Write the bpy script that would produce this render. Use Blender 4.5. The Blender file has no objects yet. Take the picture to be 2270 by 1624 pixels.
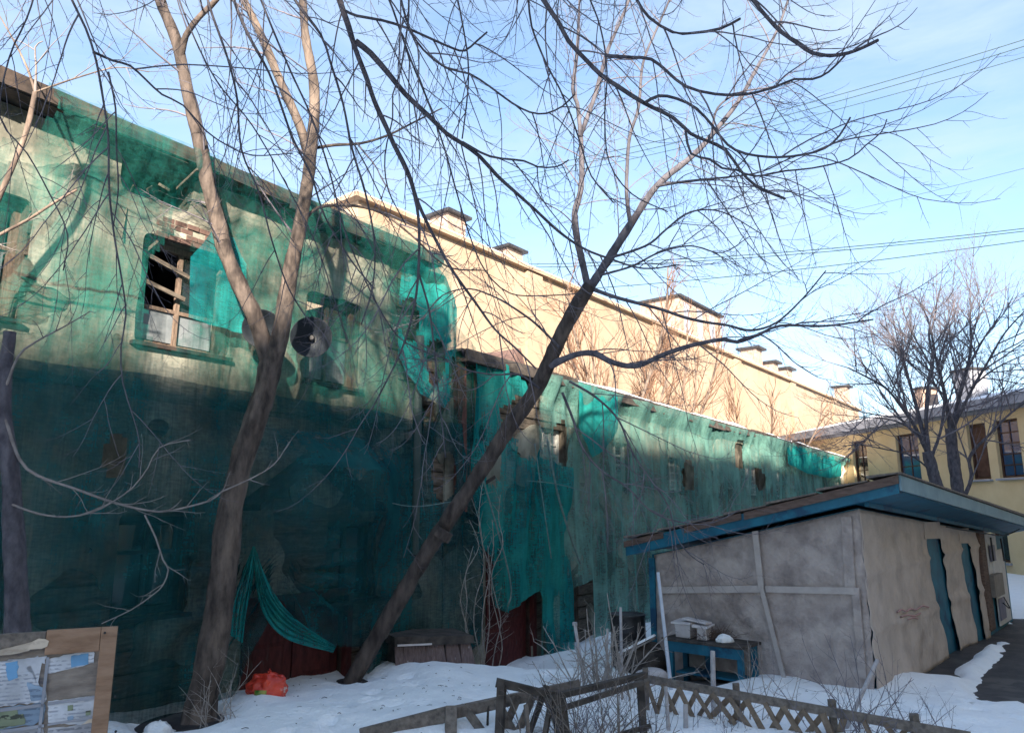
import bpy, bmesh, math, random
import numpy as np
from mathutils import Vector, noise
random.seed(7); np.random.seed(7)
scene = bpy.context.scene
C = scene.collection
R = math.radians

# ---------------------------------------------------------------- camera
CAM_H = 2.3
LENS = 26.0
FPX = LENS/36*2269; CX, CY = 1134.5, 812.0
PITCH = math.atan(328/FPX)
cam_d = bpy.data.cameras.new('camera'); cam_d.lens = LENS; cam_d.sensor_width = 36
cam_d.clip_start = 0.05; cam_d.clip_end = 2000
cam = bpy.data.objects.new('camera', cam_d); C.objects.link(cam)
cam.location = (0, 0, CAM_H); cam.rotation_euler = (math.pi/2+PITCH, 0, 0)
scene.camera = cam

# ---------------------------------------------------------------- sky, sun, exposure
SUN_EL, SUN_AZ = R(21), R(176)      # azimuth from +Y clockwise: the sun stands behind the camera
world = bpy.data.worlds.new('World'); scene.world = world; world.use_nodes = True
wn = world.node_tree.nodes; wl = world.node_tree.links; wn.clear()
sky = wn.new('ShaderNodeTexSky'); sky.sky_type = 'NISHITA'; sky.sun_disc = False
sky.sun_elevation = SUN_EL; sky.sun_rotation = SUN_AZ; sky.air_density = 1.0; sky.dust_density = 0.15; sky.ozone_density = 2.2
geo_ = wn.new('ShaderNodeNewGeometry')
mp = wn.new('ShaderNodeMapping'); mp.inputs['Scale'].default_value = (1.0, 1.0, 3.4); mp.inputs['Rotation'].default_value = (0.25, 0.2, 0.6)
nz = wn.new('ShaderNodeTexNoise'); nz.inputs['Scale'].default_value = 2.7; nz.inputs['Detail'].default_value = 7; nz.inputs['Roughness'].default_value = 0.58; nz.inputs['Distortion'].default_value = 0.45
rp = wn.new('ShaderNodeValToRGB'); rp.color_ramp.elements[0].position = 0.42; rp.color_ramp.elements[0].color = (0.14,)*3+(1,)
rp.color_ramp.elements[1].position = 0.70; rp.color_ramp.elements[1].color = (0.72,)*3+(1,)
mixc = wn.new('ShaderNodeMix'); mixc.data_type = 'RGBA'
mixc.inputs['B'].default_value = (2.25, 2.75, 3.4, 1)
bg = wn.new('ShaderNodeBackground'); bg.inputs['Strength'].default_value = 0.095
wo = wn.new('ShaderNodeOutputWorld')
wl.new(geo_.outputs['Incoming'], mp.inputs['Vector']); wl.new(mp.outputs[0], nz.inputs['Vector']); wl.new(nz.outputs['Fac'], rp.inputs[0])
wl.new(rp.outputs[0], mixc.inputs['Factor']); wl.new(sky.outputs[0], mixc.inputs['A']); wl.new(mixc.outputs['Result'], bg.inputs['Color']); wl.new(bg.outputs[0], wo.inputs[0])

sun_d = bpy.data.lights.new('sun', 'SUN'); sun_d.energy = 4.6; sun_d.angle = R(0.9); sun_d.color = (1.0, 0.88, 0.72)
sun = bpy.data.objects.new('sun', sun_d); C.objects.link(sun)
sdir = Vector((math.sin(SUN_AZ)*math.cos(SUN_EL), math.cos(SUN_AZ)*math.cos(SUN_EL), math.sin(SUN_EL)))
sun.rotation_euler = sdir.to_track_quat('Z', 'Y').to_euler(); sun.location = sdir*60

vs = scene.view_settings
vs.view_transform = 'Standard'; vs.look = 'None'; vs.exposure = 1.95; vs.gamma = 1.0; vs.use_curve_mapping = False
scene.cycles.transparent_max_bounces = 12
scene.cycles.max_bounces = 8

# ---------------------------------------------------------------- helpers: picture point -> place
cp, sp_ = math.cos(PITCH), math.sin(PITCH)
def ray(x, y):
    a = (x-CX)/FPX; b = (CY-y)/FPX
    return a, cp-b*sp_, b*cp+sp_
def at(x, y, d):
    a, b, e = ray(x, y); k = d/b
    return Vector((a*k, d, CAM_H+e*k))
def on_plane(x, y, p0, n):
    a, b, e = ray(x, y)
    k = (n[0]*p0[0]+n[1]*p0[1])/(n[0]*a+n[1]*b)
    return Vector((a*k, b*k, CAM_H+e*k))

# ---------------------------------------------------------------- materials
def nt(name):
    m = bpy.data.materials.new(name); m.use_nodes = True
    n = m.node_tree.nodes; b = n['Principled BSDF']
    return m, n, m.node_tree.links, b
def rgba(c): return (c[0], c[1], c[2], 1)
def pm(name, c1, c2, scale=6, rough=0.8, bump=0.3, stretch=(1,1,1), lo=0.35, hi=0.65, spec=0.3, detail=6, bdist=0.02, c3=None, s3=1.2, t3=(0.55,0.62), metal=0, bscale=None):
    m, n, l, b = nt(name)
    tc = n.new('ShaderNodeTexCoord'); ma = n.new('ShaderNodeMapping'); ma.inputs['Scale'].default_value = stretch
    t = n.new('ShaderNodeTexNoise'); t.inputs['Scale'].default_value = scale; t.inputs['Detail'].default_value = detail; t.inputs['Roughness'].default_value = 0.62
    r = n.new('ShaderNodeValToRGB'); r.color_ramp.elements[0].position = lo; r.color_ramp.elements[1].position = hi
    r.color_ramp.elements[0].color = rgba(c1); r.color_ramp.elements[1].color = rgba(c2)
    l.new(tc.outputs['Object'], ma.inputs[0]); l.new(ma.outputs[0], t.inputs['Vector']); l.new(t.outputs['Fac'], r.inputs[0])
    out = r.outputs[0]
    if c3 is not None:
        t3_ = n.new('ShaderNodeTexNoise'); t3_.inputs['Scale'].default_value = s3; t3_.inputs['Detail'].default_value = 8; t3_.inputs['Roughness'].default_value = 0.6
        r3 = n.new('ShaderNodeValToRGB'); r3.color_ramp.elements[0].position = t3[0]; r3.color_ramp.elements[1].position = t3[1]
        mx = n.new('ShaderNodeMix'); mx.data_type = 'RGBA'; mx.inputs['B'].default_value = rgba(c3)
        l.new(ma.outputs[0], t3_.inputs['Vector']); l.new(t3_.outputs['Fac'], r3.inputs[0]); l.new(r3.outputs[0], mx.inputs['Factor']); l.new(out, mx.inputs['A'])
        out = mx.outputs['Result']
    l.new(out, b.inputs['Base Color'])
    b.inputs['Roughness'].default_value = rough; b.inputs['Specular IOR Level'].default_value = spec; b.inputs['Metallic'].default_value = metal
    if bump:
        bt = t
        if bscale:
            bt = n.new('ShaderNodeTexNoise'); bt.inputs['Scale'].default_value = bscale; bt.inputs['Detail'].default_value = 6
            l.new(ma.outputs[0], bt.inputs['Vector'])
        bn = n.new('ShaderNodeBump'); bn.inputs['Strength'].default_value = bump; bn.inputs['Distance'].default_value = bdist
        l.new(bt.outputs['Fac'], bn.inputs['Height']); l.new(bn.outputs[0], b.inputs['Normal'])
    return m
M = {}
M['snow'] = pm('snow', (0.90,0.91,0.93), (0.95,0.955,0.96), 3.5, 0.8, 0.8, bdist=0.03, c3=(0.45,0.43,0.41), s3=6, t3=(0.64,0.80), bscale=22)
M['marker_white'] = pm('marker_white', (0.62,0.64,0.63), (0.74,0.75,0.74), 9, 0.8, 0)
M['marker_pink'] = pm('marker_pink', (0.42,0.24,0.24), (0.50,0.31,0.30), 9, 0.8, 0)
M['roof_snow'] = pm('roof_snow', (0.80,0.82,0.86), (0.88,0.88,0.90), 2, 0.7, 0.3)
M['asphalt'] = pm('asphalt', (0.035,0.033,0.036), (0.075,0.068,0.068), 5, 0.6, 0.4, c3=(0.10,0.09,0.085), s3=1.5, bscale=60, bdist=0.008)
M['plaster'] = pm('plaster', (0.17,0.162,0.128), (0.46,0.44,0.365), 1.3, 0.9, 0.5, c3=(0.10,0.097,0.08), s3=0.9, t3=(0.46,0.64), bscale=14)
M['wall_core'] = pm('wall_core', (0.07,0.06,0.05), (0.15,0.125,0.10), 5, 0.95, 0.5)
M['old_plank'] = pm('old_plank', (0.07,0.058,0.048), (0.19,0.155,0.125), 5, 0.9, 0.6, stretch=(1,1,7), bdist=0.01)
M['dark_room'] = pm('dark_room', (0.04,0.04,0.04), (0.08,0.075,0.07), 3, 0.95, 0)
M['eave_wood'] = pm('eave_wood', (0.03,0.024,0.022), (0.085,0.062,0.05), 5, 0.9, 0.5, c3=(0.028,0.034,0.038), s3=2)
M['roof_iron'] = pm('roof_iron', (0.06,0.06,0.065), (0.13,0.11,0.10), 4, 0.6, 0.3, metal=0.3)
M['frame_brown'] = pm('frame_brown', (0.13,0.09,0.07), (0.24,0.175,0.135), 8, 0.8, 0.4, stretch=(6,6,1))
M['frame_white'] = pm('frame_white', (0.42,0.42,0.40), (0.60,0.60,0.57), 8, 0.6, 0.2)
M['film'] = pm('film', (0.15,0.17,0.19), (0.27,0.29,0.31), 3, 0.35, 0.3, bdist=0.03, spec=0.5)
M['red_paint'] = pm('red_paint', (0.055,0.011,0.011), (0.115,0.026,0.024), 6, 0.7, 0.3, stretch=(3,3,1), c3=(0.07,0.045,0.04), s3=3, t3=(0.6,0.7))
M['brown_post'] = pm('brown_post', (0.06,0.028,0.024), (0.14,0.062,0.05), 5, 0.85, 0.5, stretch=(4,4,1))
M['pipe_dark'] = pm('pipe_dark', (0.025,0.05,0.05), (0.05,0.075,0.07), 4, 0.6, 0.2)
M['yellow_pale'] = pm('yellow_pale', (0.34,0.252,0.18), (0.40,0.30,0.218), 0.35, 0.9, 0.1, c3=(0.29,0.20,0.135), s3=0.7, t3=(0.48,0.72))
M['yellow_house'] = pm('yellow_house', (0.60,0.45,0.25), (0.68,0.53,0.31), 0.8, 0.9, 0.15, c3=(0.54,0.41,0.25), s3=0.5, t3=(0.5,0.7))
M['trim_grey'] = pm('trim_grey', (0.24,0.25,0.29), (0.34,0.35,0.40), 2, 0.6, 0.1)
M['chimney_pink'] = pm('chimney_pink', (0.30,0.21,0.16), (0.42,0.31,0.25), 3, 0.9, 0.3, c3=(0.24,0.15,0.12), s3=5)
M['iron_dark'] = pm('iron_dark', (0.03,0.03,0.035), (0.08,0.075,0.075), 6, 0.55, 0.2, metal=0.4)
M['window_brown'] = pm('window_brown', (0.05,0.022,0.016), (0.10,0.05,0.035), 4, 0.6, 0.2)
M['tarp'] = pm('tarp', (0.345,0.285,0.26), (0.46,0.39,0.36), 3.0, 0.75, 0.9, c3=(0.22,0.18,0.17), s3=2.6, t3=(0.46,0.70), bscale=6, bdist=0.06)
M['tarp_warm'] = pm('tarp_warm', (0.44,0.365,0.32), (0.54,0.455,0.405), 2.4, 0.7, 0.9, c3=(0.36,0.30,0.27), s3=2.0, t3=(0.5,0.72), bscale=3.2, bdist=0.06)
M['batten'] = pm('batten', (0.38,0.33,0.31), (0.47,0.415,0.39), 5, 0.8, 0.3, stretch=(1,1,1))
M['blue_paint'] = pm('blue_paint', (0.005,0.085,0.145), (0.010,0.14,0.215), 4, 0.55, 0.2, c3=(0.006,0.052,0.11), s3=2.5, spec=0.4)
M['blue_pale'] = pm('blue_pale', (0.13,0.22,0.27), (0.20,0.31,0.36), 2, 0.5, 0.1, spec=0.4)
M['brown_board'] = pm('brown_board', (0.085,0.055,0.045), (0.17,0.115,0.095), 6, 0.85, 0.4, stretch=(1,1,5))
M['grey_wood'] = pm('grey_wood', (0.10,0.085,0.075), (0.22,0.185,0.16), 9, 0.9, 0.6, stretch=(2,2,2), bdist=0.01)
M['tan_slat'] = pm('tan_slat', (0.13,0.095,0.07), (0.25,0.19,0.14), 9, 0.85, 0.5)
M['dark_timber'] = pm('dark_timber', (0.035,0.03,0.028), (0.095,0.08,0.07), 7, 0.9, 0.6, bdist=0.012)
M['bark_mid'] = pm('bark_mid', (0.034,0.027,0.025), (0.135,0.105,0.09), 9, 0.95, 1.0, stretch=(1,1,0.35), bdist=0.03, c3=(0.24,0.185,0.15), s3=3.2, t3=(0.50,0.70))
M['bark'] = pm('bark', (0.030,0.024,0.023), (0.105,0.083,0.074), 9, 0.95, 1.0, stretch=(1,1,0.35), bdist=0.03, c3=(0.17,0.135,0.115), s3=2.6, t3=(0.54,0.72))
M['bark_pale'] = pm('bark_pale', (0.105,0.078,0.065), (0.27,0.205,0.165), 9, 0.95, 1.0, stretch=(1,1,0.35), bdist=0.03, c3=(0.07,0.052,0.045), s3=3.0, t3=(0.52,0.68))
M['bark_dark'] = pm('bark_dark', (0.050,0.047,0.060), (0.12,0.112,0.13), 14, 0.95, 0.9, stretch=(1,1,0.5), bdist=0.02)
M['limb_grey'] = pm('limb_grey', (0.06,0.055,0.068), (0.15,0.138,0.155), 12, 0.95, 0.9, stretch=(1,1,0.5), bdist=0.02)
M['twig'] = pm('twig', (0.11,0.10,0.12), (0.19,0.17,0.195), 12, 0.9, 0)
M['twig_pale'] = pm('twig_pale', (0.17,0.145,0.14), (0.27,0.235,0.225), 12, 0.9, 0)
M['twig_warm'] = pm('twig_warm', (0.12,0.065,0.042), (0.20,0.115,0.075), 12, 0.9, 0)
M['stick'] = pm('stick', (0.24,0.21,0.195), (0.42,0.375,0.345), 12, 0.9, 0.3)
M['stake'] = pm('stake', (0.30,0.28,0.29), (0.46,0.44,0.45), 10, 0.85, 0.4)
M['pipe_pale'] = pm('pipe_pale', (0.42,0.46,0.54), (0.58,0.61,0.68), 5, 0.5, 0.1)
M['board_wood'] = pm('board_wood', (0.23,0.135,0.085), (0.34,0.215,0.145), 5, 0.75, 0.3, stretch=(1,1,4))
M['board_panel'] = pm('board_panel', (0.16,0.13,0.115), (0.30,0.255,0.22), 5, 0.85, 0.4, stretch=(1,1,3), c3=(0.11,0.10,0.11), s3=3)
M['bag'] = pm('bag', (0.55,0.035,0.02), (0.78,0.075,0.035), 9, 0.32, 0.8, bdist=0.04, spec=0.6, c3=(0.72,0.60,0.55), s3=7, t3=(0.66,0.70), bscale=14)
M['bag_green'] = pm('bag_green', (0.06,0.20,0.03), (0.45,0.40,0.08), 10, 0.35, 0.3, spec=0.5)
M['crate'] = pm('crate', (0.10,0.070,0.07), (0.19,0.14,0.135), 7, 0.7, 0.4, stretch=(5,5,1), c3=(0.36,0.32,0.33), s3=6, t3=(0.64,0.68))
M['white_box'] = pm('white_box', (0.52,0.47,0.47), (0.66,0.61,0.60), 6, 0.6, 0.2)
M['wire'] = pm('wire', (0.02,0.05,0.05), (0.04,0.075,0.07), 3, 0.6, 0)
M['black_cable'] = pm('black_cable', (0.012,0.014,0.02), (0.02,0.022,0.03), 3, 0.5, 0)
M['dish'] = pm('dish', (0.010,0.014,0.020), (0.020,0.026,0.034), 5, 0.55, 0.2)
M['rope'] = pm('rope', (0.10,0.17,0.165), (0.20,0.27,0.26), 14, 0.9, 0.3)
M['soil'] = pm('soil', (0.03,0.024,0.02), (0.08,0.062,0.05), 8, 0.95, 0.8, bdist=0.04)
M['meter_box'] = pm('meter_box', (0.17,0.145,0.125), (0.24,0.21,0.185), 5, 0.6, 0.2)
M['white_paint'] = pm('white_paint', (0.50,0.47,0.45), (0.62,0.585,0.56), 4, 0.6, 0.3)
M['purple_grey'] = pm('purple_grey', (0.17,0.16,0.22), (0.24,0.225,0.28), 4, 0.6, 0.2)
M['rust_sheet'] = pm('rust_sheet', (0.10,0.06,0.052), (0.19,0.12,0.10), 5, 0.8, 0.4)

def glass(name, tint, rough=0.04):
    m, n, l, b = nt(name)
    b.inputs['Base Color'].default_value = rgba(tint); b.inputs['Roughness'].default_value = rough
    b.inputs['Specular IOR Level'].default_value = 1.0; b.inputs['IOR'].default_value = 1.9
    return m
M['glass'] = glass('glass', (0.02,0.025,0.03))
M['glass_sky_tint'] = glass('glass_sky_tint', (0.03,0.06,0.13), 0.05); M['glass_sky_tint'].node_tree.nodes['Principled BSDF'].inputs['IOR'].default_value = 1.45  # blue base tint stands in for reflected sky
def net_mat(name, col, col2, dens0, dens1, tr=0.4):
    m, n, l, b = nt(name); n.remove(b)
    out = n['Material Output']
    tc = n.new('ShaderNodeTexCoord'); ma = n.new('ShaderNodeMapping'); ma.inputs['Scale'].default_value = (2.2, 2.2, 0.35)
    t = n.new('ShaderNodeTexNoise'); t.inputs['Scale'].default_value = 2.0; t.inputs['Detail'].default_value = 7; t.inputs['Roughness'].default_value = 0.65
    t2 = n.new('ShaderNodeTexNoise'); t2.inputs['Scale'].default_value = 0.8; t2.inputs['Detail'].default_value = 7; t2.inputs['Roughness'].default_value = 0.6; t2.inputs['Distortion'].default_value = 0.6
    mr = n.new('ShaderNodeMapRange'); mr.inputs['From Min'].default_value = 0.36; mr.inputs['From Max'].default_value = 0.64; mr.inputs['To Min'].default_value = dens0; mr.inputs['To Max'].default_value = dens1
    rc = n.new('ShaderNodeValToRGB'); rc.color_ramp.elements[0].position = 0.38; rc.color_ramp.elements[1].position = 0.62
    rc.color_ramp.elements[0].color = rgba(col); rc.color_ramp.elements[1].color = rgba(col2)
    df = n.new('ShaderNodeBsdfDiffuse'); tl = n.new('ShaderNodeBsdfTranslucent'); mx = n.new('ShaderNodeMixShader'); mx.inputs[0].default_value = tr
    tp = n.new('ShaderNodeBsdfTransparent'); tp.inputs[0].default_value = (1,1,1,1); m2 = n.new('ShaderNodeMixShader')
    l.new(tc.outputs['Object'], ma.inputs[0]); l.new(ma.outputs[0], t.inputs['Vector']); l.new(tc.outputs['Object'], t2.inputs['Vector'])
    mw = n.new('ShaderNodeMapping'); mw.inputs['Scale'].default_value = (42, 42, 2.0); t4 = n.new('ShaderNodeTexNoise'); t4.inputs['Scale'].default_value = 1.0; t4.inputs['Detail'].default_value = 3
    mh = n.new('ShaderNodeMapping'); mh.inputs['Scale'].default_value = (9, 9, 40); t5 = n.new('ShaderNodeTexNoise'); t5.inputs['Scale'].default_value = 1.0; t5.inputs['Detail'].default_value = 2
    l.new(tc.outputs['Object'], mw.inputs[0]); l.new(mw.outputs[0], t4.inputs['Vector']); l.new(tc.outputs['Object'], mh.inputs[0]); l.new(mh.outputs[0], t5.inputs['Vector'])
    wv = n.new('ShaderNodeMath'); wv.operation = 'ADD'; l.new(t4.outputs['Fac'], wv.inputs[0]); l.new(t5.outputs['Fac'], wv.inputs[1])
    wr_ = n.new('ShaderNodeMapRange'); wr_.inputs['From Min'].default_value = 0.75; wr_.inputs['From Max'].default_value = 1.25; wr_.inputs['To Min'].default_value = -0.13; wr_.inputs['To Max'].default_value = 0.13; l.new(wv.outputs[0], wr_.inputs['Value'])
    fin = n.new('ShaderNodeMath'); fin.operation = 'ADD'; fin.use_clamp = True; l.new(mr.outputs[0], fin.inputs[0]); l.new(wr_.outputs[0], fin.inputs[1])
    ad = n.new('ShaderNodeMath'); ad.operation = 'ADD'; ml = n.new('ShaderNodeMath'); ml.operation = 'MULTIPLY'; ml.inputs[1].default_value = 0.5
    l.new(t.outputs['Fac'], ad.inputs[0]); l.new(t2.outputs['Fac'], ad.inputs[1]); l.new(ad.outputs[0], ml.inputs[0]); l.new(ml.outputs[0], mr.inputs['Value'])
    l.new(t2.outputs['Fac'], rc.inputs[0]); l.new(rc.outputs[0], df.inputs[0]); l.new(rc.outputs[0], tl.inputs[0])
    l.new(df.outputs[0], mx.inputs[1]); l.new(tl.outputs[0], mx.inputs[2])
    lw_ = n.new('ShaderNodeLayerWeight'); lw_.inputs['Blend'].default_value = 0.5; pw = n.new('ShaderNodeMath'); pw.operation = 'POWER'; pw.inputs[1].default_value = 2.2; l.new(lw_.outputs['Facing'], pw.inputs[0])
    sc_ = n.new('ShaderNodeMath'); sc_.operation = 'MULTIPLY'; sc_.inputs[1].default_value = 0.75; l.new(pw.outputs[0], sc_.inputs[0])
    fa = n.new('ShaderNodeMath'); fa.operation = 'ADD'; fa.use_clamp = True; l.new(fin.outputs[0], fa.inputs[0]); l.new(sc_.outputs[0], fa.inputs[1])     # threads close up when the mesh is seen at a slant
    l.new(fa.outputs[0], m2.inputs[0]); l.new(tp.outputs[0], m2.inputs[1]); l.new(mx.outputs[0], m2.inputs[2]); l.new(m2.outputs[0], out.inputs[0])
    return m
M['net'] = net_mat('net', (0.010,0.15,0.14), (0.050,0.25,0.20), -0.02, 0.78)  # lit version of the netting, thinner and brighter for the sunny storey
M['net_shaded'] = net_mat('net_shaded', (0.011,0.082,0.098), (0.026,0.145,0.155), 0.34, 0.84)  # shaded copy of the netting: ground floor shade put into colour and density
M['net_dense'] = net_mat('net_dense', (0.008,0.185,0.205), (0.030,0.33,0.30), 0.40, 0.90, 0.3)
M['net_green'] = net_mat('net_green', (0.11,0.27,0.25), (0.21,0.44,0.38), 0.18, 0.72, 0.3)

def print_mat(name, paper, ink, seed, rows=14, amount=0.6):
    """weathered paper with rows of small print broken into words"""
    m, n, l, b = nt(name)
    tc = n.new('ShaderNodeTexCoord'); ma = n.new('ShaderNodeMapping'); ma.inputs['Location'].default_value = (seed, seed*1.7, seed*0.6)
    wv = n.new('ShaderNodeTexWave'); wv.bands_direction = 'Z'; wv.inputs['Scale'].default_value = rows; wv.inputs['Distortion'].default_value = 0.15
    r = n.new('ShaderNodeValToRGB'); r.color_ramp.elements[0].position = 0.50; r.color_ramp.elements[1].position = 0.62
    mw = n.new('ShaderNodeMapping'); mw.inputs['Scale'].default_value = (34, 34, 60); t = n.new('ShaderNodeTexNoise'); t.inputs['Scale'].default_value = 1.0; t.inputs['Detail'].default_value = 3
    rw = n.new('ShaderNodeValToRGB'); rw.color_ramp.elements[0].position = 0.42; rw.color_ramp.elements[1].position = 0.50
    t6 = n.new('ShaderNodeTexNoise'); t6.inputs['Scale'].default_value = 9; rb = n.new('ShaderNodeValToRGB'); rb.color_ramp.elements[0].position = 0.40; rb.color_ramp.elements[1].position = 0.52
    t2 = n.new('ShaderNodeTexNoise'); t2.inputs['Scale'].default_value = 5; t2.inputs['Detail'].default_value = 6
    r2 = n.new('ShaderNodeValToRGB'); r2.color_ramp.elements[0].position = 0.38; r2.color_ramp.elements[1].position = 0.6
    r2.color_ramp.elements[0].color = rgba([v*0.62 for v in paper]); r2.color_ramp.elements[1].color = rgba(paper)
    m1 = n.new('ShaderNodeMath'); m1.operation = 'MULTIPLY'; m2 = n.new('ShaderNodeMath'); m2.operation = 'MULTIPLY'; mm = n.new('ShaderNodeMath'); mm.operation = 'MULTIPLY'; mm.inputs[1].default_value = amount
    mx = n.new('ShaderNodeMix'); mx.data_type = 'RGBA'; mx.inputs['B'].default_value = rgba(ink)
    l.new(tc.outputs['Object'], ma.inputs[0]); l.new(ma.outputs[0], wv.inputs['Vector']); l.new(wv.outputs['Fac'], r.inputs[0])
    l.new(ma.outputs[0], mw.inputs[0]); l.new(mw.outputs[0], t.inputs['Vector']); l.new(t.outputs['Fac'], rw.inputs[0]); l.new(ma.outputs[0], t6.inputs['Vector']); l.new(t6.outputs['Fac'], rb.inputs[0])
    l.new(r.outputs[0], m1.inputs[0]); l.new(rw.outputs[0], m1.inputs[1]); l.new(m1.outputs[0], m2.inputs[0]); l.new(rb.outputs[0], m2.inputs[1]); l.new(m2.outputs[0], mm.inputs[0])
    l.new(ma.outputs[0], t2.inputs['Vector']); l.new(t2.outputs['Fac'], r2.inputs[0]); l.new(r2.outputs[0], mx.inputs['A']); l.new(mm.outputs[0], mx.inputs['Factor'])
    l.new(mx.outputs['Result'], b.inputs['Base Color']); b.inputs['Roughness'].default_value = 0.7
    return m

# ---------------------------------------------------------------- object helpers
def link(name, me, mat=None, parent=None):
    o = bpy.data.objects.new(name, me); C.objects.link(o)
    if mat is not None and me is not None: me.materials.append(M[mat] if isinstance(mat, str) else mat)
    if parent is not None: o.parent = parent
    return o
def thing(name, label, cat, group=None, loc=(0,0,0)):
    o = bpy.data.objects.new(name, None); C.objects.link(o); o.empty_display_size = 0.2
    o.location = loc
    return tag(o, label, cat, group)
def tag(o, label, cat, group=None):
    o['label'] = label; o['category'] = cat
    if group: o['group'] = group
    return o
def struct(o): o['kind'] = 'structure'; return o
class MB:
    def __init__(s): s.v = []; s.f = []
    def add(s, vs, fs):
        k = len(s.v); s.v += [tuple(v) for v in vs]; s.f += [tuple(i+k for i in f) for f in fs]; return s
    def hexa(s, c):   # 8 corners: bottom 4 ccw, top 4 ccw
        return s.add(c, [(3,2,1,0),(4,5,6,7),(0,1,5,4),(1,2,6,5),(2,3,7,6),(3,0,4,7)])
    def box(s, o, ax, ay, az):   # corner o, edge vectors
        o = Vector(o); ax = Vector(ax); ay = Vector(ay); az = Vector(az)
        return s.hexa([o, o+ax, o+ax+ay, o+ay, o+az, o+ax+az, o+ax+ay+az, o+ay+az])
    def bar(s, p, q, w, h, up=(0,0,1), off=0.0):   # beam from p to q
        p = Vector(p); q = Vector(q); d = (q-p).normalized(); side = d.cross(Vector(up))
        if side.length < 1e-3: side = d.cross(Vector((1,0,0)))
        side.normalize(); top = side.cross(d)
        a = side*w/2; b = top*h/2
        return s.hexa([p-a-b, p+a-b, q+a-b, q-a-b, p-a+b, p+a+b, q+a+b, q-a+b])
    def rod(s, p, q, r0, r1=None, k=7):
        p = Vector(p); q = Vector(q); r1 = r0 if r1 is None else r1
        d = (q-p).normalized(); a = d.orthogonal().normalized(); b = d.cross(a)
        vs = [p+(a*math.cos(i*2*math.pi/k)+b*math.sin(i*2*math.pi/k))*r0 for i in range(k)]+[q+(a*math.cos(i*2*math.pi/k)+b*math.sin(i*2*math.pi/k))*r1 for i in range(k)]
        return s.add(vs, [(i,(i+1)%k,k+(i+1)%k,k+i) for i in range(k)]+[tuple(range(k))[::-1], tuple(range(k,2*k))])
    def build(s, name, mat, parent=None, smooth=False, bevel=0):
        me = bpy.data.meshes.new(name); me.from_pydata(s.v, [], s.f); me.update()
        if smooth: me.polygons.foreach_set('use_smooth', [True]*len(me.polygons))
        o = link(name, me, mat, parent)
        if bevel:
            b = o.modifiers.new('bevel', 'BEVEL'); b.width = bevel; b.segments = 2; b.limit_method = 'ANGLE'
        return o
def wonky(mb, amp):   # slightly uneven hand-made edges
    mb.v = [(v[0]+random.uniform(-amp,amp), v[1]+random.uniform(-amp,amp), v[2]+random.uniform(-amp,amp)) for v in mb.v]; return mb

def tube_mesh(name, branches, sides, cap=False, bark=0.0):
    """branches: list of (points, radii); all drawn as tubes in one mesh"""
    groups = {}
    for p, r in branches: groups.setdefault(len(p), []).append((p, r))
    V = []; Fq = []; base = 0; caps = []
    for n, lst in groups.items():
        P = np.array([[tuple(v) for v in p] for p, r in lst], dtype=np.float64); Rr = np.array([r for p, r in lst], dtype=np.float64)
        B = len(lst)
        T = np.gradient(P, axis=1); T /= (np.linalg.norm(T, axis=2, keepdims=True)+1e-9)
        mean = T.mean(axis=1); ref = np.zeros((B,3)); ref[np.arange(B), np.abs(mean).argmin(axis=1)] = 1
        A = np.cross(T, ref[:,None,:]); A /= (np.linalg.norm(A, axis=2, keepdims=True)+1e-9); Bn = np.cross(T, A)
        ang = np.arange(sides)*2*np.pi/sides
        ring = P[:,:,None,:] + Rr[:,:,None,None]*(A[:,:,None,:]*np.cos(ang)[None,None,:,None]+Bn[:,:,None,:]*np.sin(ang)[None,None,:,None])
        if bark:
            for b in range(B):
                for i_ in range(n):
                    for k_ in range(sides):
                        v_ = ring[b,i_,k_]; c_ = P[b,i_]
                        f_ = 1+bark*noise.fractal(Vector((v_[0]*11, v_[1]*11, v_[2]*2.6)), 0.9, 2.1, 4)+bark*0.9*noise.noise(Vector((v_[0]*3, v_[1]*3, v_[2]*2.2)))
                        ring[b,i_,k_] = c_+(v_-c_)*f_
        V.append(ring.reshape(-1,3))
        bi = np.arange(B)[:,None,None]*n*sides; ri = np.arange(n-1)[None,:,None]*sides; ki = np.arange(sides)[None,None,:]; kn = (ki+1)%sides
        q = np.stack([bi+ri+ki, bi+ri+kn, bi+ri+sides+kn, bi+ri+sides+ki], axis=-1).reshape(-1,4)+base
        Fq.append(q)
        if cap:
            for b in range(B): caps.append([base+b*n*sides+(n-1)*sides+k for k in range(sides)])
        base += B*n*sides
    V = np.concatenate(V); Fq = np.concatenate(Fq)
    me = bpy.data.meshes.new(name)
    if cap: me.from_pydata(V.tolist(), [], Fq.tolist()+caps)
    else:
        me.vertices.add(len(V)); me.vertices.foreach_set('co', V.ravel())
        me.loops.add(Fq.size); me.loops.foreach_set('vertex_index', Fq.ravel().astype(np.int32))
        me.polygons.add(len(Fq)); me.polygons.foreach_set('loop_start', np.arange(len(Fq), dtype=np.int32)*4)
    me.update(calc_edges=True); me.validate()
    me.polygons.foreach_set('use_smooth', np.ones(len(me.polygons), dtype=bool))
    return me
def smooth_path(pts, step=0.12):
    """Catmull-Rom through the points, resampled"""
    pts = [Vector(p) for p in pts]
    P = [pts[0]*2-pts[1]]+pts+[pts[-1]*2-pts[-2]]
    out = []
    for i in range(1, len(P)-2):
        n = max(2, int((P[i+1]-P[i]).length/step))
        for k in range(n):
            t = k/n; a, b, c, d = P[i-1], P[i], P[i+1], P[i+2]
            out.append(0.5*((2*b)+(c-a)*t+(2*a-5*b+4*c-d)*t*t+(3*b-a-3*c+d)*t**3))
    out.append(pts[-1]); return out
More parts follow.
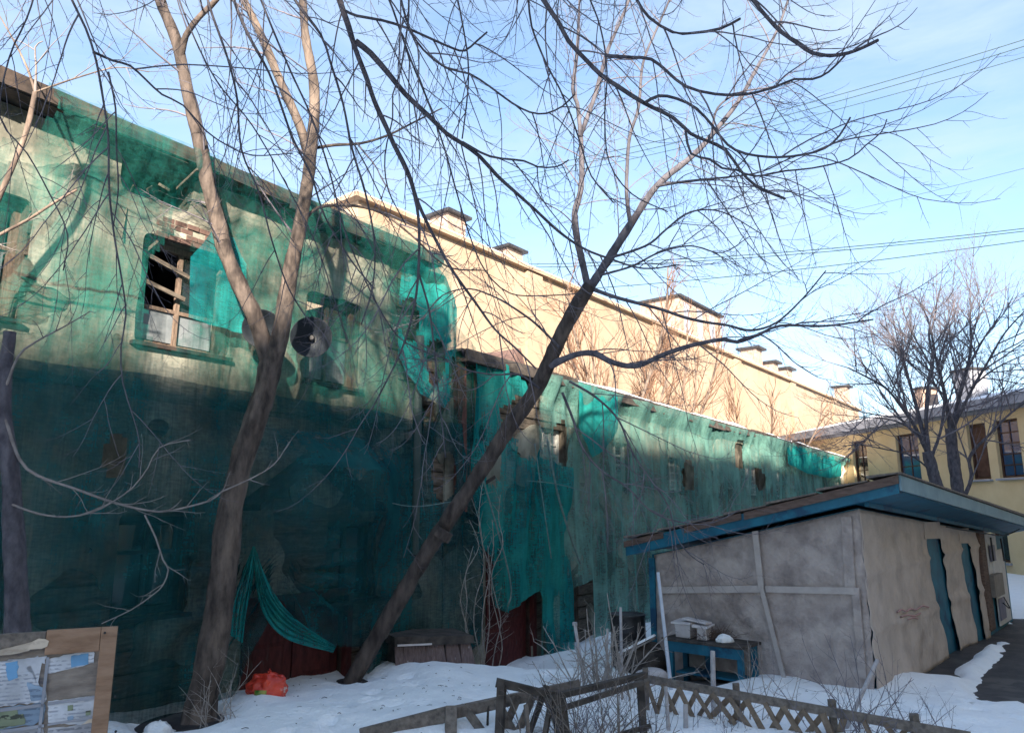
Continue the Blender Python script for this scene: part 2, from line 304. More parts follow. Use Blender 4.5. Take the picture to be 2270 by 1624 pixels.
def px_path(lst, d0, d1=None):
    """picture polyline with the distance running from d0 to d1 (or given per point)"""
    d1 = d0 if d1 is None else d1; n = len(lst)
    return [at(p[0], p[1], p[2] if len(p) > 2 else d0+(d1-d0)*i/(n-1)) for i, p in enumerate(lst)]
def taper(n, r0, r1, knob=0.05):
    return [(r0+(r1-r0)*(i/(n-1))**0.85)*(1+random.uniform(-knob,knob)) for i in range(n)]
def rnd_unit():
    while True:
        v = Vector((random.uniform(-1,1), random.uniform(-1,1), random.uniform(-1,1)))
        if 0.05 < v.length < 1: return v.normalized()
def shoot(p, d, L, n, droop, lift, wig):
    pts = [p]; d = d.normalized(); st = L/(n-1)
    for i in range(n-1):
        f = i/(n-1)
        d = (d+Vector((0,0,-droop*(1-f)+lift*f))*(1/(n-1))*2+rnd_unit()*wig).normalized()
        pts.append(pts[-1]+d*st)
    return pts
def grow(parent, rpar, prm, level, out):
    """spawn side shoots along a limb; prm[level]: spacing, (min,max) length, angle, droop, lift, wiggle, points, radius"""
    if level >= len(prm): return
    sp, (l0, l1), ang, droop, lift, wig, n, rad, start = prm[level]
    cum = [0]
    for i in range(1, len(parent)): cum.append(cum[-1]+(parent[i]-parent[i-1]).length)
    tot = cum[-1]; s = tot*start+random.uniform(0, sp); i = 0
    while s < tot:
        while i < len(cum)-2 and cum[i+1] < s: i += 1
        f = (s-cum[i])/max(1e-6, cum[i+1]-cum[i]); p = parent[i].lerp(parent[i+1], f); d = (parent[i+1]-parent[i]).normalized()
        side = d.cross(rnd_unit())
        if side.length > 1e-3:
            side.normalize(); a = ang*random.uniform(0.7,1.25)
            L = random.uniform(l0, l1)*(1.15-0.6*s/tot)
            pts = shoot(p, d*math.cos(a)+side*math.sin(a), L, n, droop, lift, wig)
            r0 = min(rad*random.uniform(0.8,1.25), rpar[min(i, len(rpar)-1)]*0.8)
            rr = [r0*(1-0.72*k/(n-1)) for k in range(n)]
            out.setdefault(level, []).append((pts, rr))
            grow(pts, rr, prm, level+1, out)
        s += sp*random.uniform(0.6, 1.4)
def make_tree(name, label, group, trunk, limbs, prm, bark='bark', limb_mat=None, twig='twig', sides=10, extra=None, cat='tree', part='trunk'):
    """trunk/limbs: (points, r0, r1). Each limb its own part, the fine growth is the crown"""
    root = thing(name, label, cat, group, trunk[0][0] if trunk else limbs[0][0][0])
    inv = root.location.copy()
    out = {}
    def part_of(nm, pts, r0, r1, mat, step=0.1, cap=True):
        sm = smooth_path(pts, step if r0 < 0.08 else 0.05); rr = taper(len(sm), r0, r1, 0.02 if r0 > 0.08 else 0.05)
        if nm == 'trunk':   # root flare
            for i in range(min(7, len(rr))): rr[i] *= 1+0.42*(1-i/7)**2
        me = tube_mesh(nm, [([p-inv for p in sm], rr)], sides if r0 > 0.03 else 7, cap, 0.13 if r0 > 0.03 else 0.0)
        link(nm, me, mat, root); return sm, rr
    if trunk:
        sm, rr = part_of(part, trunk[0], trunk[1], trunk[2], bark)
    for lb in limbs:
        sm, rr = part_of('limb', lb[0], lb[1], lb[2], (lb[3] if len(lb) > 3 and lb[3] else limb_mat or bark), 0.08)
        if len(lb) < 5 or lb[4]: grow(sm, rr, prm, 0, out)
    if extra: extra(out)
    allb = []
    for lv, lst in out.items(): allb += [([p-inv for p in pts], rr) for pts, rr in lst]
    if allb:
        k3 = [b for b in allb if b[1][0] >= 0.006]; k2 = [b for b in allb if b[1][0] < 0.006]
        me = None
        if k3: link('branches', tube_mesh('branches', k3, 5), twig, root)['kind'] = 'stuff'
        if k2: link('crown', tube_mesh('crown', k2, 3), twig, root)['kind'] = 'stuff'
    return root

# ================================================================ GROUND
ctrl = []
def cpt(px, py, d, w=1.0): p = at(px, py, d); ctrl.append((p.x, p.y, p.z, w))
for a in [(650,1545,9.5),(500,1570,8.7),(760,1532,10.0),(700,1600,8.2),(880,1506,10.5),(960,1492,10.6),(1010,1490,10.8),(1060,1508,11.0),(900,1560,8.9),
          (1130,1505,13.6),(1090,1500,12.6),(1240,1455,15.2),(1290,1452,14.2),(1380,1462,13.8),(1000,1600,7.8),(1150,1560,9.2),(1300,1612,7.9),(1460,1496,12.7),(1560,1530,10.8),
          (1700,1545,10.1),(1905,1548,10.45),(1780,1602,8.9),(1650,1618,8.3),(1450,1592,8.7),(1550,1600,8.4),(1900,1632,7.7),(1750,1625,8.0),(1400,1530,10.2),(1850,1640,7.7),(2000,1545,10.2),(2150,1575,9.3),(2200,1605,8.4),(2240,1500,11.7),(2100,1490,12.2),
          (2225,1375,18.7),(2262,1400,17.0),(2262,1300,25.5),(2240,1272,29.0)]: cpt(*a)
for a in [(-3,4.5,0.05),(0,3,0.35),(3,3,0.3),(6,5,0.1),(-3,7,0.1),(-5,5,0.0),(0,0,0.35),(-6,2,0.1),(8,4,0),(14,12,-0.25),(20,20,-0.3),(0,20,-0.6),(6,24,-0.55),(14,36,-0.5),(-8,4,0),(30,40,-0.3),(-20,20,-0.5),(40,10,-0.3),(10,-20,0),(-20,-10,0),(0,80,-0.5)]: ctrl.append((a[0],a[1],a[2],1.0))
ctrl = np.array(ctrl)
def gz_np(X, Y):
    d2 = (X[...,None]-ctrl[:,0])**2+(Y[...,None]-ctrl[:,1])**2
    w = 1/(d2+0.12)**1.6
    return (w*ctrl[:,2]).sum(-1)/w.sum(-1)
def gz(x, y): return float(gz_np(np.array([x*1.0]), np.array([y*1.0]))[0])
def axis(lo, a, b, hi, fine):
    core = list(np.arange(a, b+1e-6, fine)); l = []; v = a; st = fine
    while v > lo: st *= 1.35; v -= st; l.append(v)
    r = []; v = core[-1]; st = fine
    while v < hi: st *= 1.35; v += st; r.append(v)
    return np.array(l[::-1]+core+r)
def grid_mesh(name, X, Y, Z):
    ny, nx = X.shape
    V = np.stack([X, Y, Z], -1).reshape(-1, 3); i = np.arange(nx-1)[None,:]; j = np.arange(ny-1)[:,None]
    q = np.stack([j*nx+i, j*nx+i+1, (j+1)*nx+i+1, (j+1)*nx+i], -1).reshape(-1, 4)
    me = bpy.data.meshes.new(name); me.from_pydata(V.tolist(), [], q.tolist()); me.update()
    me.polygons.foreach_set('use_smooth', [True]*len(me.polygons)); return me
gx = axis(-500, -5, 11.5, 500, 0.07); gy = axis(-300, 6.4, 16, 700, 0.07)
GX, GY = np.meshgrid(gx, gy)
GZ = gz_np(GX, GY)
g = link('ground', grid_mesh('ground', GX, GY, GZ-0.02), 'asphalt'); struct(g)
# snow cover: a second sheet whose thickness runs out where the asphalt and the bare soil show
edge_y = np.array([8.9, 9.3, 9.9, 10.6, 11.6, 13.5, 15.5, 17.1, 19.0, 23.0]); edge_x = np.array([8.0, 6.1, 6.05, 6.3, 7.05, 8.6, 10.0, 11.1, 12.5, 16.0])
E_ = np.interp(GY, edge_y, edge_x, left=60, right=60)
NZ = np.array([[noise.fractal(Vector((x*1.1, y*1.1, 3.3)), 1.0, 2.0, 5) for x in gx] for y in gy])
NZ2 = np.array([[noise.noise(Vector((x*0.45, y*0.45, 9.1))) for x in gx] for y in gy])
NZ3 = np.array([[noise.fractal(Vector((x*3.4, y*3.4, 1.3)), 1.0, 2.0, 3) for x in gx] for y in gy])
path = (1+np.clip((GX-E_)*1.1, -1, 0.9))*np.clip((GY-9.2)*2.0, 0, 1)*np.clip((21-GY)*0.5, 0, 1)*np.clip((E_+5-GX)*0.8, 0, 1)-1
TH = 0.09+0.05*NZ+0.035*NZ2+0.024*NZ3
TH -= np.where(path > -0.4, (path+0.4)*0.42, 0)
for (bx, by, br, bs) in [(at(1130,1492,13.0).x, 13.0, 0.75, 0.4), (at(1530,1512,11.6).x, 11.7, 0.7, 0.3), (at(2030,1490,12.3).x+0.1, 12.0, 0.35, 0.35), (at(1240,1500,12.0).x, 12.0, 0.4, 0.3), (at(440,1590,8.5).x-0.2, 8.3, 0.35, 0.25), (at(1420,1450,13.2).x, 13.2, 0.45, 0.3)]:
    TH -= bs*np.exp(-((GX-bx)**2+(GY-by)**2)/br**2)
# bare strip along the shed's long wall
SH_C0 = Vector((4.8, 10.45, 0)); SH_V = Vector((0.66, 0.751, 0)).normalized(); SH_W = Vector((SH_V.y, -SH_V.x, 0))
al = (GX-SH_C0.x)*SH_V.x+(GY-SH_C0.y)*SH_V.y; of = (GX-SH_C0.x)*SH_W.x+(GY-SH_C0.y)*SH_W.y
TH -= 0.30*np.exp(-((of-0.12)/0.22)**2)*np.clip((al-1.6)*0.9, 0, 1)*np.clip((12-al), 0, 1)
rs_ = random.Random(11)
for (bp_, br_) in [(at(436,1625,8.36),0.42),(at(775,1520,10.57),0.36),(at(1500,1600,9.6),0.12),(at(1584,1640,8.5),0.14)]: TH -= 0.13*np.exp(-((GX-bp_.x)**2+(GY-bp_.y)**2)/br_**2)
def foot(x, y, a, dep):
    dx = (GX-x)*math.cos(a)+(GY-y)*math.sin(a); dy = -(GX-x)*math.sin(a)+(GY-y)*math.cos(a)
    r2 = (dx/0.15)**2+(dy/0.085)**2
    return -dep*np.exp(-r2*r2)+0.3*dep*np.exp(-((np.sqrt(r2)-1.45)/0.3)**2)
for (xa, ya, xb, yb2, n_) in [(-2.2,7.0,-1.2,10.2,8),(2.2,6.8,1.6,11.5,9),(3.4,8.2,5.6,9.3,6),(0.0,7.2,0.9,12.2,8),(5.0,7.6,7.5,9.0,6)]:
    for k in range(n_):
        f = k/(n_-1); a = math.atan2(yb2-ya, xb-xa); s_ = 0.11 if k % 2 else -0.11
        TH += foot(xa+(xb-xa)*f-math.sin(a)*s_+rs_.uniform(-.05,.05), ya+(yb2-ya)*f+math.cos(a)*s_, a+rs_.uniform(-.2,.2), rs_.uniform(0.06,0.10))
for k in range(40): TH += foot(rs_.uniform(-2.5,6.5), rs_.uniform(7.0,10.5), rs_.uniform(0,3.1), rs_.uniform(0.02,0.05))
far_fade = np.clip((np.maximum(np.abs(GX), np.abs(GY))-60)/60, 0, 1)
TH = TH*(1-far_fade)+0.1*far_fade
sn = link('snow', grid_mesh('snow', GX, GY, GZ+np.clip(TH, -0.12, 0.4)), 'snow'); struct(sn)

# ================================================================ THE OLD BUILDING
UA = R(35.4); U = Vector((math.sin(UA), math.cos(UA), 0)); N = Vector((U.y, -U.x, 0)); P0 = Vector((-2.9, 10.1, 0))
def fw(t, q, z): return P0+U*t+N*q+Vector((0,0,z))
ob = thing('derelict_building', 'long two storey derelict building wrapped in torn green netting, peeling plaster', 'building', loc=P0)
def loc_build(mb, name, mat, parent, root=ob, **k):
    mb.v = [tuple(Vector(v)-root.location) for v in mb.v]; return mb.build(name, mat, parent, **k)
ZB = -0.75; T0, TS, T1 = -9.0, 2.98, 37.0; ZL, ZR = 6.42, 4.92; DEP = 7.0
win_up = [(-4.75,-3.62,4.2,5.45), (-2.42,-1.25,4.22,5.5), (-0.02,0.98,4.12,5.4)]
win_gr = [(-4.4,-3.4,1.2,2.3), (-2.35,-1.52,1.22,2.28), (0.55,1.45,1.12,2.2)]
doors = [(-0.66,0.92,-0.62,1.2), (4.2,5.58,-0.66,1.75)]
win_r = [(5.98,6.9,2.95,4.05), (9.0,9.95,2.95,4.0), (12.3,13.4,2.95,3.92), (15.4,16.5,2.95,3.95), (18.65,20.1,2.95,3.95), (21.6,23.0,2.95,3.95), (24.8,26.2,2.95,3.95), (28.2,29.7,2.95,3.95), (31.6,33.2,2.95,3.95)]
open_r = [(6.72,7.32,-0.5,0.95), (8.2,9.1,0.7,1.85)]
loss = [(-2.75,-1.9,5.95,6.36), (2.2,2.7,3.3,4.1)]
holes = win_up+win_gr+doors+win_r+open_r+loss
def wall_sheet(mb, t0, t1, z0, z1, hs, dep=0.28):
    hs = [h for h in hs if h[1] > t0 and h[0] < t1]
    ts = sorted({t0, t1}|{h[0] for h in hs}|{h[1] for h in hs}); zs = sorted({z0, z1}|{h[2] for h in hs}|{h[3] for h in hs})
    for a, b in zip(ts, ts[1:]):
        for c, d in zip(zs, zs[1:]):
            m = ((a+b)/2, (c+d)/2)
            if any(h[0] < m[0] < h[1] and h[2] < m[1] < h[3] for h in hs): continue
            mb.add([fw(a,0,c), fw(b,0,c), fw(b,0,d), fw(a,0,d)], [(0,1,2,3)])
    for h in hs:
        a, b, c, d = h
        k = [fw(a,0,c), fw(b,0,c), fw(b,0,d), fw(a,0,d)]; r = [fw(a,-dep,c), fw(b,-dep,c), fw(b,-dep,d), fw(a,-dep,d)]
        mb.add(k+r, [(0,4,5,1),(1,5,6,2),(2,6,7,3),(3,7,4,0)])
mb = MB(); wall_sheet(mb, T0, TS, ZB, ZL, holes); wall_sheet(mb, TS, T1, ZB, ZR, holes)
# end walls and back
for (ta, tb, zt) in [(T0, TS, ZL), (TS, T1, ZR)]:
    mb.add([fw(ta,-DEP,ZB), fw(tb,-DEP,ZB), fw(tb,-DEP,zt), fw(ta,-DEP,zt)], [(3,2,1,0)])
mb.add([fw(T0,0,ZB), fw(T0,-DEP,ZB), fw(T0,-DEP,ZL), fw(T0,0,ZL)], [(3,2,1,0)])
mb.add([fw(TS,0,ZB), fw(TS,-DEP,ZB), fw(TS,-DEP,ZL), fw(TS,0,ZL)], [(0,1,2,3)])
mb.add([fw(T1,0,ZB), fw(T1,-DEP,ZB), fw(T1,-DEP,ZR), fw(T1,0,ZR)], [(0,1,2,3)])
wall = loc_build(mb, 'wall', 'wall_core', ob)
# floors inside, so that rooms stay dark
mb = MB()
for (ta, tb, zf) in [(T0,TS-0.01,3.2), (TS+0.01,T1,2.4)]:
    mb.box(fw(ta+0.02,-DEP+0.02,zf), U*(tb-ta-0.04), N*(DEP-0.32), (0,0,0.12))
loc_build(mb, 'floor_slab', 'dark_room', ob)
# planks of the wall, visible where the plaster has come off
plank_meshes = {}
def plank(t0, t1, z, h):
    L = round((t1-t0)*2)/2
    if t1-t0 < 0.12: return
    key = (round(t1-t0, 2), h)
    if key not in plank_meshes:
        k = MB(); k.box((0,0,0), U*(t1-t0), N*0.03, (0,0,h)); me = bpy.data.meshes.new('plank'); me.from_pydata(k.v, [], k.f); me.materials.append(M['old_plank']); plank_meshes[key] = me
    o = bpy.data.objects.new('plank', plank_meshes[key]); C.objects.link(o); o.parent = wall
    o.location = fw(t0, 0.004+random.uniform(0,0.012), z)-P0
PH = 0.235
def planks(t0, t1, z0, z1):
    z = z0
    while z < z1-0.05:
        cuts = [(h[0]-0.02, h[1]+0.02) for h in holes if h[2] < z+PH and h[3] > z and h[1] > t0 and h[0] < t1]
        cuts.sort(); a = t0
        for c in cuts+[(t1, t1)]:
            b = min(c[0], t1)
            if b > a: plank(a, b, z, PH-0.03)
            a = max(a, c[1])
        z += PH
planks(-6.0, TS-0.02, ZB, ZL-0.1); planks(TS+0.02, 12.0, ZB, ZR-0.1)
# plaster: a skin with ragged losses
def plaster(t0, t1, z0, z1, cell, thr, seed):
    nx = int((t1-t0)/cell); nzz = int((z1-z0)/cell)
    P = [[None]*(nx+1) for _ in range(nzz+1)]; keep = np.zeros((nzz, nx), bool)
    V = []; Fc = []
    for j in range(nzz+1):
        for i in range(nx+1):
            t = t0+i*cell; z = z0+j*cell
            jt = random.uniform(-.42,.42)*cell; jz = random.uniform(-.42,.42)*cell
            q = 0.062+0.022*noise.fractal(Vector((t*0.8, z*0.8, seed)), 1, 2, 4)
            V.append(fw(t+(jt if 0 < i < nx else 0), q, z+jz))
    for j in range(nzz):
        for i in range(nx):
            t = t0+(i+0.5)*cell; z = z0+(j+0.5)*cell
            if any(h[0]-0.03 < t < h[1]+0.03 and h[2]-0.03 < z < h[3]+0.03 for h in holes): continue
            v = noise.fractal(Vector((t*0.55+seed, z*0.62, seed)), 0.9, 2.1, 6)
            v += 0.16*math.exp(-((t-2.4)/1.3)**2)*(1 if z > 1.0 else 0.3)      # the collapse by the step in the roof
            v += 0.12*math.exp(-((z-0.2)/0.6)**2)-0.04*(z > 3.5)
            keep[j,i] = v < thr
    nxv = nx+1; extra = {}; adj = {}
    def kp(j, i): return 0 <= j < nzz and 0 <= i < nx and keep[j,i]
    for j in range(nzz+1):
        for i in range(nx+1):
            a = j*nxv+i
            if i < nx and kp(j,i) != kp(j-1,i): adj.setdefault(a, []).append(a+1); adj.setdefault(a+1, []).append(a)
            if j < nzz and kp(j,i) != kp(j,i-1): adj.setdefault(a, []).append(a+nxv); adj.setdefault(a+nxv, []).append(a)
    for _ in range(4):
        new = {a: V[a]*0.4+sum((V[b] for b in bs), Vector())/len(bs)*0.6 for a, bs in adj.items() if len(bs) >= 2}
        for a, v in new.items(): V[a] = v
    def back(k):
        if k not in extra: extra[k] = len(V); V.append(V[k]-N*0.045)
        return extra[k]
    for j in range(nzz):
        for i in range(nx):
            if not keep[j,i]: continue
            a = j*nxv+i; b = a+1; c = a+nxv+1; d = a+nxv
            Fc.append((a,b,c,d))
            if i+1 >= nx or not keep[j,i+1]: Fc.append((b,back(b),back(c),c))
            if i == 0 or not keep[j,i-1]: Fc.append((a,d,back(d),back(a)))
            if j+1 >= nzz or not keep[j+1,i]: Fc.append((d,c,back(c),back(d)))
            if j == 0 or not keep[j-1,i]: Fc.append((a,back(a),back(b),b))
    m_ = MB(); m_.v = V; m_.f = Fc
    return loc_build(m_, 'plaster', 'plaster', wall, smooth=False)
plaster(-6.0, TS, ZB, ZL, 0.055, 0.24, 4.2)
plaster(TS, 12.0, ZB, ZR, 0.065, 0.14, 8.7)
plaster(12.0, T1, ZB, ZR, 0.2, 0.16, 15.1)
# white paint strokes sprayed on the far end of the wing
for st in [[(1848,1056),(1838,1042),(1846,1030),(1858,1036),(1852,1052),(1862,1058),(1872,1040)], [(1866,1030),(1872,1046),(1880,1030),(1884,1050)], [(1742,1060),(1748,1074),(1760,1080)], [(1768,1064),(1772,1078)]]:
    pts = [on_plane(x, y, P0+N*0.11, N) for x, y in st]; sm = smooth_path(pts, 0.1)
    link('paint_stroke', tube_mesh('paint_stroke', [([p-P0 for p in sm], [0.05]*len(sm))], 6, True), 'marker_white', wall)
# plaster cornice bands over the upper windows
for (a, b, z) in [(-6.0,-2.6,3.62), (-1.1,2.2,3.62)]:
    loc_build(MB().box(fw(a,0.07,z), U*(b-a), N*0.05, (0,0,0.09)), 'string_course', 'plaster', wall, bevel=0.01)
# eaves and roof
def board_run(t0, t1, z, q0, q1, h, mat, name, w=0.9, sag=0.03):
    t = t0
    while t < t1:
        e = min(t1, t+w*random.uniform(0.7,1.5)); dz = random.uniform(-sag,sag); dz2 = dz+random.uniform(-sag,sag)*0.6
        m_ = MB(); m_.hexa([fw(t+0.006,q0,z+dz), fw(t+0.006,q1+random.uniform(-0.02,0.03),z+dz), fw(e-0.006,q1+random.uniform(-0.02,0.03),z+dz2), fw(e-0.006,q0,z+dz2),
                            fw(t+0.006,q0,z+dz+h), fw(t+0.006,q1,z+dz+h), fw(e-0.006,q1,z+dz2+h), fw(e-0.006,q0,z+dz2+h)][0:8])
        loc_build(m_, name, mat, roof); t = e
mb = MB(); mb.hexa([fw(T0,-DEP-0.3,ZL+0.02), fw(T0,0.34,ZL+0.12), fw(2.55,0.34,ZL+0.12), fw(2.55,-DEP-0.3,ZL+0.02), fw(T0,-DEP-0.3,ZL+0.3), fw(T0,0.36,ZL+0.17), fw(2.55,0.36,ZL+0.17), fw(2.55,-DEP-0.3,ZL+0.3)])
roof = loc_build(mb, 'roof', 'roof_iron', ob)
mb = MB(); mb.hexa([fw(2.99,-DEP-0.3,ZR+0.02), fw(2.99,0.36,ZR+0.13), fw(T1+0.3,0.36,ZR+0.13), fw(T1+0.3,-DEP-0.3,ZR+0.02), fw(2.99,-DEP-0.3,ZR+0.10), fw(2.99,0.38,ZR+0.17), fw(T1+0.3,0.38,ZR+0.17), fw(T1+0.3,-DEP-0.3,ZR+0.10)])
roof2 = loc_build(mb, 'roof', 'roof_iron', ob)
board_run(-6.5, 2.5, ZL-0.02, 0.02, 0.33, 0.05, 'eave_wood', 'soffit_board', 1.1)
board_run(-6.5, 2.5, ZL-0.02, 0.345, 0.37, 0.17, 'eave_wood', 'fascia_board', 1.0, 0.06)
board_run(3.1, T1, ZR-0.02, 0.02, 0.33, 0.05, 'eave_wood', 'soffit_board', 2.2)
board_run(3.1, T1, ZR-0.04, 0.37, 0.40, 0.22, 'dark_timber', 'fascia_board', 2.6, 0.04)
# melting snow lying along the lower roof's edge
mb = MB(); t = 4.6; row = []
vs_ = []
k = 0
while t < T1:
    w = 0.10+0.10*noise.noise(Vector((t*0.7, 0, 2))); hh = max(0.012, 0.07+0.08*noise.noise(Vector((t*0.5, 5, 2))))
    vs_ += [fw(t, 0.30, ZR+0.165), fw(t, 0.28, ZR+0.17+hh), fw(t, -2.0, ZR+0.15+hh*1.2), fw(t, -2.0, ZR+0.10)]; k += 1; t += 0.35
fs_ = []
for i in range(k-1):
    for j in range(3): fs_.append((i*4+j, (i+1)*4+j, (i+1)*4+j+1, i*4+j+1))
loc_build(MB().add(vs_, fs_), 'roof_snow', 'roof_snow', roof2, smooth=True)
# small brown dormer on the lower roof
pk = fw(6.25, -1.2, ZR)
mb = MB()
a, b, c = fw(5.55,-0.9,ZR+0.10), fw(7.05,-0.9,ZR+0.10), fw(6.6,-0.9,ZR+1.0)
a2, b2, c2 = [v-N*1.6 for v in (a,b,c)]
mb.add([a,b,c,a2,b2,c2], [(0,1,2),(5,4,3),(0,2,5,3),(1,4,5,2),(0,3,4,1)])
dm = loc_build(mb, 'dormer', 'rust_sheet', ob)
loc_build(MB().box(fw(6.25,-0.885,ZR+0.2), U*0.5, N*0.02, (0,0,0.35)), 'dormer_hatch', 'dark_timber', dm)
# windows
def window(h, mat, cols, rows, pane='glass', sill=True, dep=0.16, film=(), missing=()):
    a, b, c, d = h; w = 0.07
    mb = MB()
    for (x0, x1, z0, z1) in [(a,a+w,c,d), (b-w,b,c,d), (a+w,b-w,c,c+w), (a+w,b-w,d-w,d)]:
        mb.box(fw(x0,-dep-0.04,z0), U*(x1-x0), N*0.08, (0,0,z1-z0))
    o = loc_build(mb, 'window', mat, ob)
    iw = (b-a-2*w)/cols; ih = (d-c-2*w)
    hs = [ih*r for r in rows]
    mu = MB()
    for i in range(1, cols): mu.box(fw(a+w+iw*i-0.025,-dep-0.02,c+w), U*0.05, N*0.05, (0,0,ih))
    zz = c+w
    for r in hs[:-1]:
        zz += r; mu.box(fw(a+w,-dep-0.018,zz-0.022), U*(b-a-2*w), N*0.044, (0,0,0.044))
    if mu.v: loc_build(mu, 'frame', mat, o)
    for i in range(cols):
        zz = c+w
        for j, r in enumerate(hs):
            if (i,j) not in missing:
                mp_ = MB().box(fw(a+w+iw*i+0.026,-dep-0.012,zz+0.024), U*(iw-0.052), N*0.008, (0,0,r-0.048))
                loc_build(mp_, 'pane', 'film' if (i,j) in film else pane, o)
            zz += r
    if sill: loc_build(MB().box(fw(a-0.04,-0.1,c-0.05), U*(b-a+0.08), N*0.24, (0,0,0.045)), 'sill', 'eave_wood', o)
    return o
window(win_up[0], 'frame_brown', 2, (0.62,0.38), film=((1,0),))
window(win_up[1], 'frame_brown', 2, (0.36,0.64), film=((0,0),(1,0)), missing=((0,1),))
window(win_up[2], 'frame_brown', 2, (0.6,0.4), film=((0,0),(1,0)), missing=((0,1),))
for h in win_gr: window(h, 'pipe_dark', 2, (0.65,0.35))
for i, h in enumerate(win_r): window(h, 'frame_white', 3 if i % 3 != 1 else 2, (0.25,0.25,0.25,0.25), pane='film' if i in (0,2,4) else 'glass')
# broken sash bars still hanging in the second upper window
for p, q in [((-2.35,-0.05,4.98),(-1.8,-0.05,4.86)), ((-2.3,-0.08,5.3),(-1.75,-0.08,5.16))]:
    loc_build(MB().bar(fw(*p), fw(*q), 0.03, 0.05), 'broken_sash', 'old_plank', ob)
# brick lintel laid bare over the second upper window, and torn laths hanging from the hole above it
k_ = MB(); k_.box((0,0,0), U*0.145, N*0.055, (0,0,0.058)); bme = bpy.data.meshes.new('brick'); bme.from_pydata(k_.v, [], k_.f); bme.materials.append(M['rust_sheet'])
for j in range(4):
    for i in range(6):
        if random.random() < 0.12: continue
        bo = bpy.data.objects.new('brick', bme); C.objects.link(bo); bo.parent = wall
        bo.location = fw(-2.3+i*0.157+(j%2)*0.07, 0.012+random.uniform(0,0.02), 5.505+j*0.068)-P0
for k in range(7):
    p = fw(random.uniform(-2.7,-1.9), random.uniform(0.0,0.12), random.uniform(5.7,6.3)); d = Vector((random.gauss(0,0.5), random.gauss(0,0.3), random.uniform(-1,0.2))).normalized()
    loc_build(MB().bar(p, p+d*random.uniform(0.15,0.5), 0.012, 0.03), 'lath', 'old_plank', wall)
# first red double door, panelled
def red_door(h, leaves, nm):
    a, b, c, d = h; w = (b-a)/leaves
    for k in range(leaves):
        x = a+k*w
        leaf = loc_build(MB().box(fw(x+0.01,-0.13,c), U*(w-0.02), N*0.05, (0,0,d-c-0.02)), nm, 'red_paint', ob)
        for (z0, z1) in [(c+0.12, c+(d-c)*0.40), (c+(d-c)*0.46, c+(d-c)*0.72), (c+(d-c)*0.78, d-0.12)]:
            m_ = MB()
            x0, x1 = x+0.13, x+w-0.13
            m_.hexa([fw(x0,-0.078,z0), fw(x1,-0.078,z0), fw(x1,-0.078,z1), fw(x0,-0.078,z1), fw(x0+0.05,-0.055,z0+0.05), fw(x1-0.05,-0.055,z0+0.05), fw(x1-0.05,-0.055,z1-0.05), fw(x0+0.05,-0.055,z1-0.05)])
            m_.f = m_.f
            loc_build(m_, 'door_panel', 'red_paint', leaf)
    fr = MB(); fr.box(fw(a-0.09,-0.1,c), U*0.09, N*0.2, (0,0,d-c+0.09)); fr.box(fw(b,-0.1,c), U*0.09, N*0.2, (0,0,d-c+0.09)); fr.box(fw(a,-0.1,d), U*(b-a), N*0.2, (0,0,0.09))
    loc_build(fr, 'door_frame', 'red_paint', ob)
red_door(doors[0], 2, 'door'); red_door(doors[1], 1, 'door')
# gable canopy over the first door
mb = MB(); L_, P_, R_ = fw(-0.95,0.04,2.35), fw(0.05,0.04,3.05), fw(1.15,0.04,2.35)
for (a, b) in [(L_,P_), (P_,R_)]:
    mb.hexa([a, b, b+N*0.5, a+N*0.5, a+Vector((0,0,0.07)), b+Vector((0,0,0.07)), b+N*0.5+Vector((0,0,0.07)), a+N*0.5+Vector((0,0,0.07))])
loc_build(mb, 'canopy', 'dark_timber', ob)
# drainpipe, corner post, loose boards of the collapsed end
def pipe(pts, r, nm, mat, par=ob, sides=10):
    sm = smooth_path(pts, 0.15); me = tube_mesh(nm, [([p-par.location for p in sm], [r]*len(sm))], sides, True); return link(nm, me, mat, par)
pipe([fw(2.12,0.2,1.7), fw(2.12,0.2,3.0), fw(2.12,0.2,4.4), fw(2.05,0.28,4.75), fw(1.95,0.36,5.1)], 0.075, 'downpipe', 'pipe_dark')
loc_build(wonky(MB().bar(fw(3.28,0.16,2.35), fw(3.22,0.14,5.0), 0.17, 0.17), 0.01), 'corner_post', 'brown_post', ob)
for p, q, w in [((2.2,0.12,4.05),(2.95,0.16,5.0),0.11), ((2.3,0.14,4.9),(2.9,0.2,5.25),0.09), ((2.55,0.1,3.6),(3.05,0.12,4.4),0.08), ((3.5,0.12,2.3),(4.0,0.2,2.1),0.09), ((3.1,0.3,2.55),(3.9,0.42,2.95),0.05)]:
    loc_build(wonky(MB().bar(fw(*p), fw(*q), 0.03, w), 0.006), 'loose_board', 'eave_wood', ob)

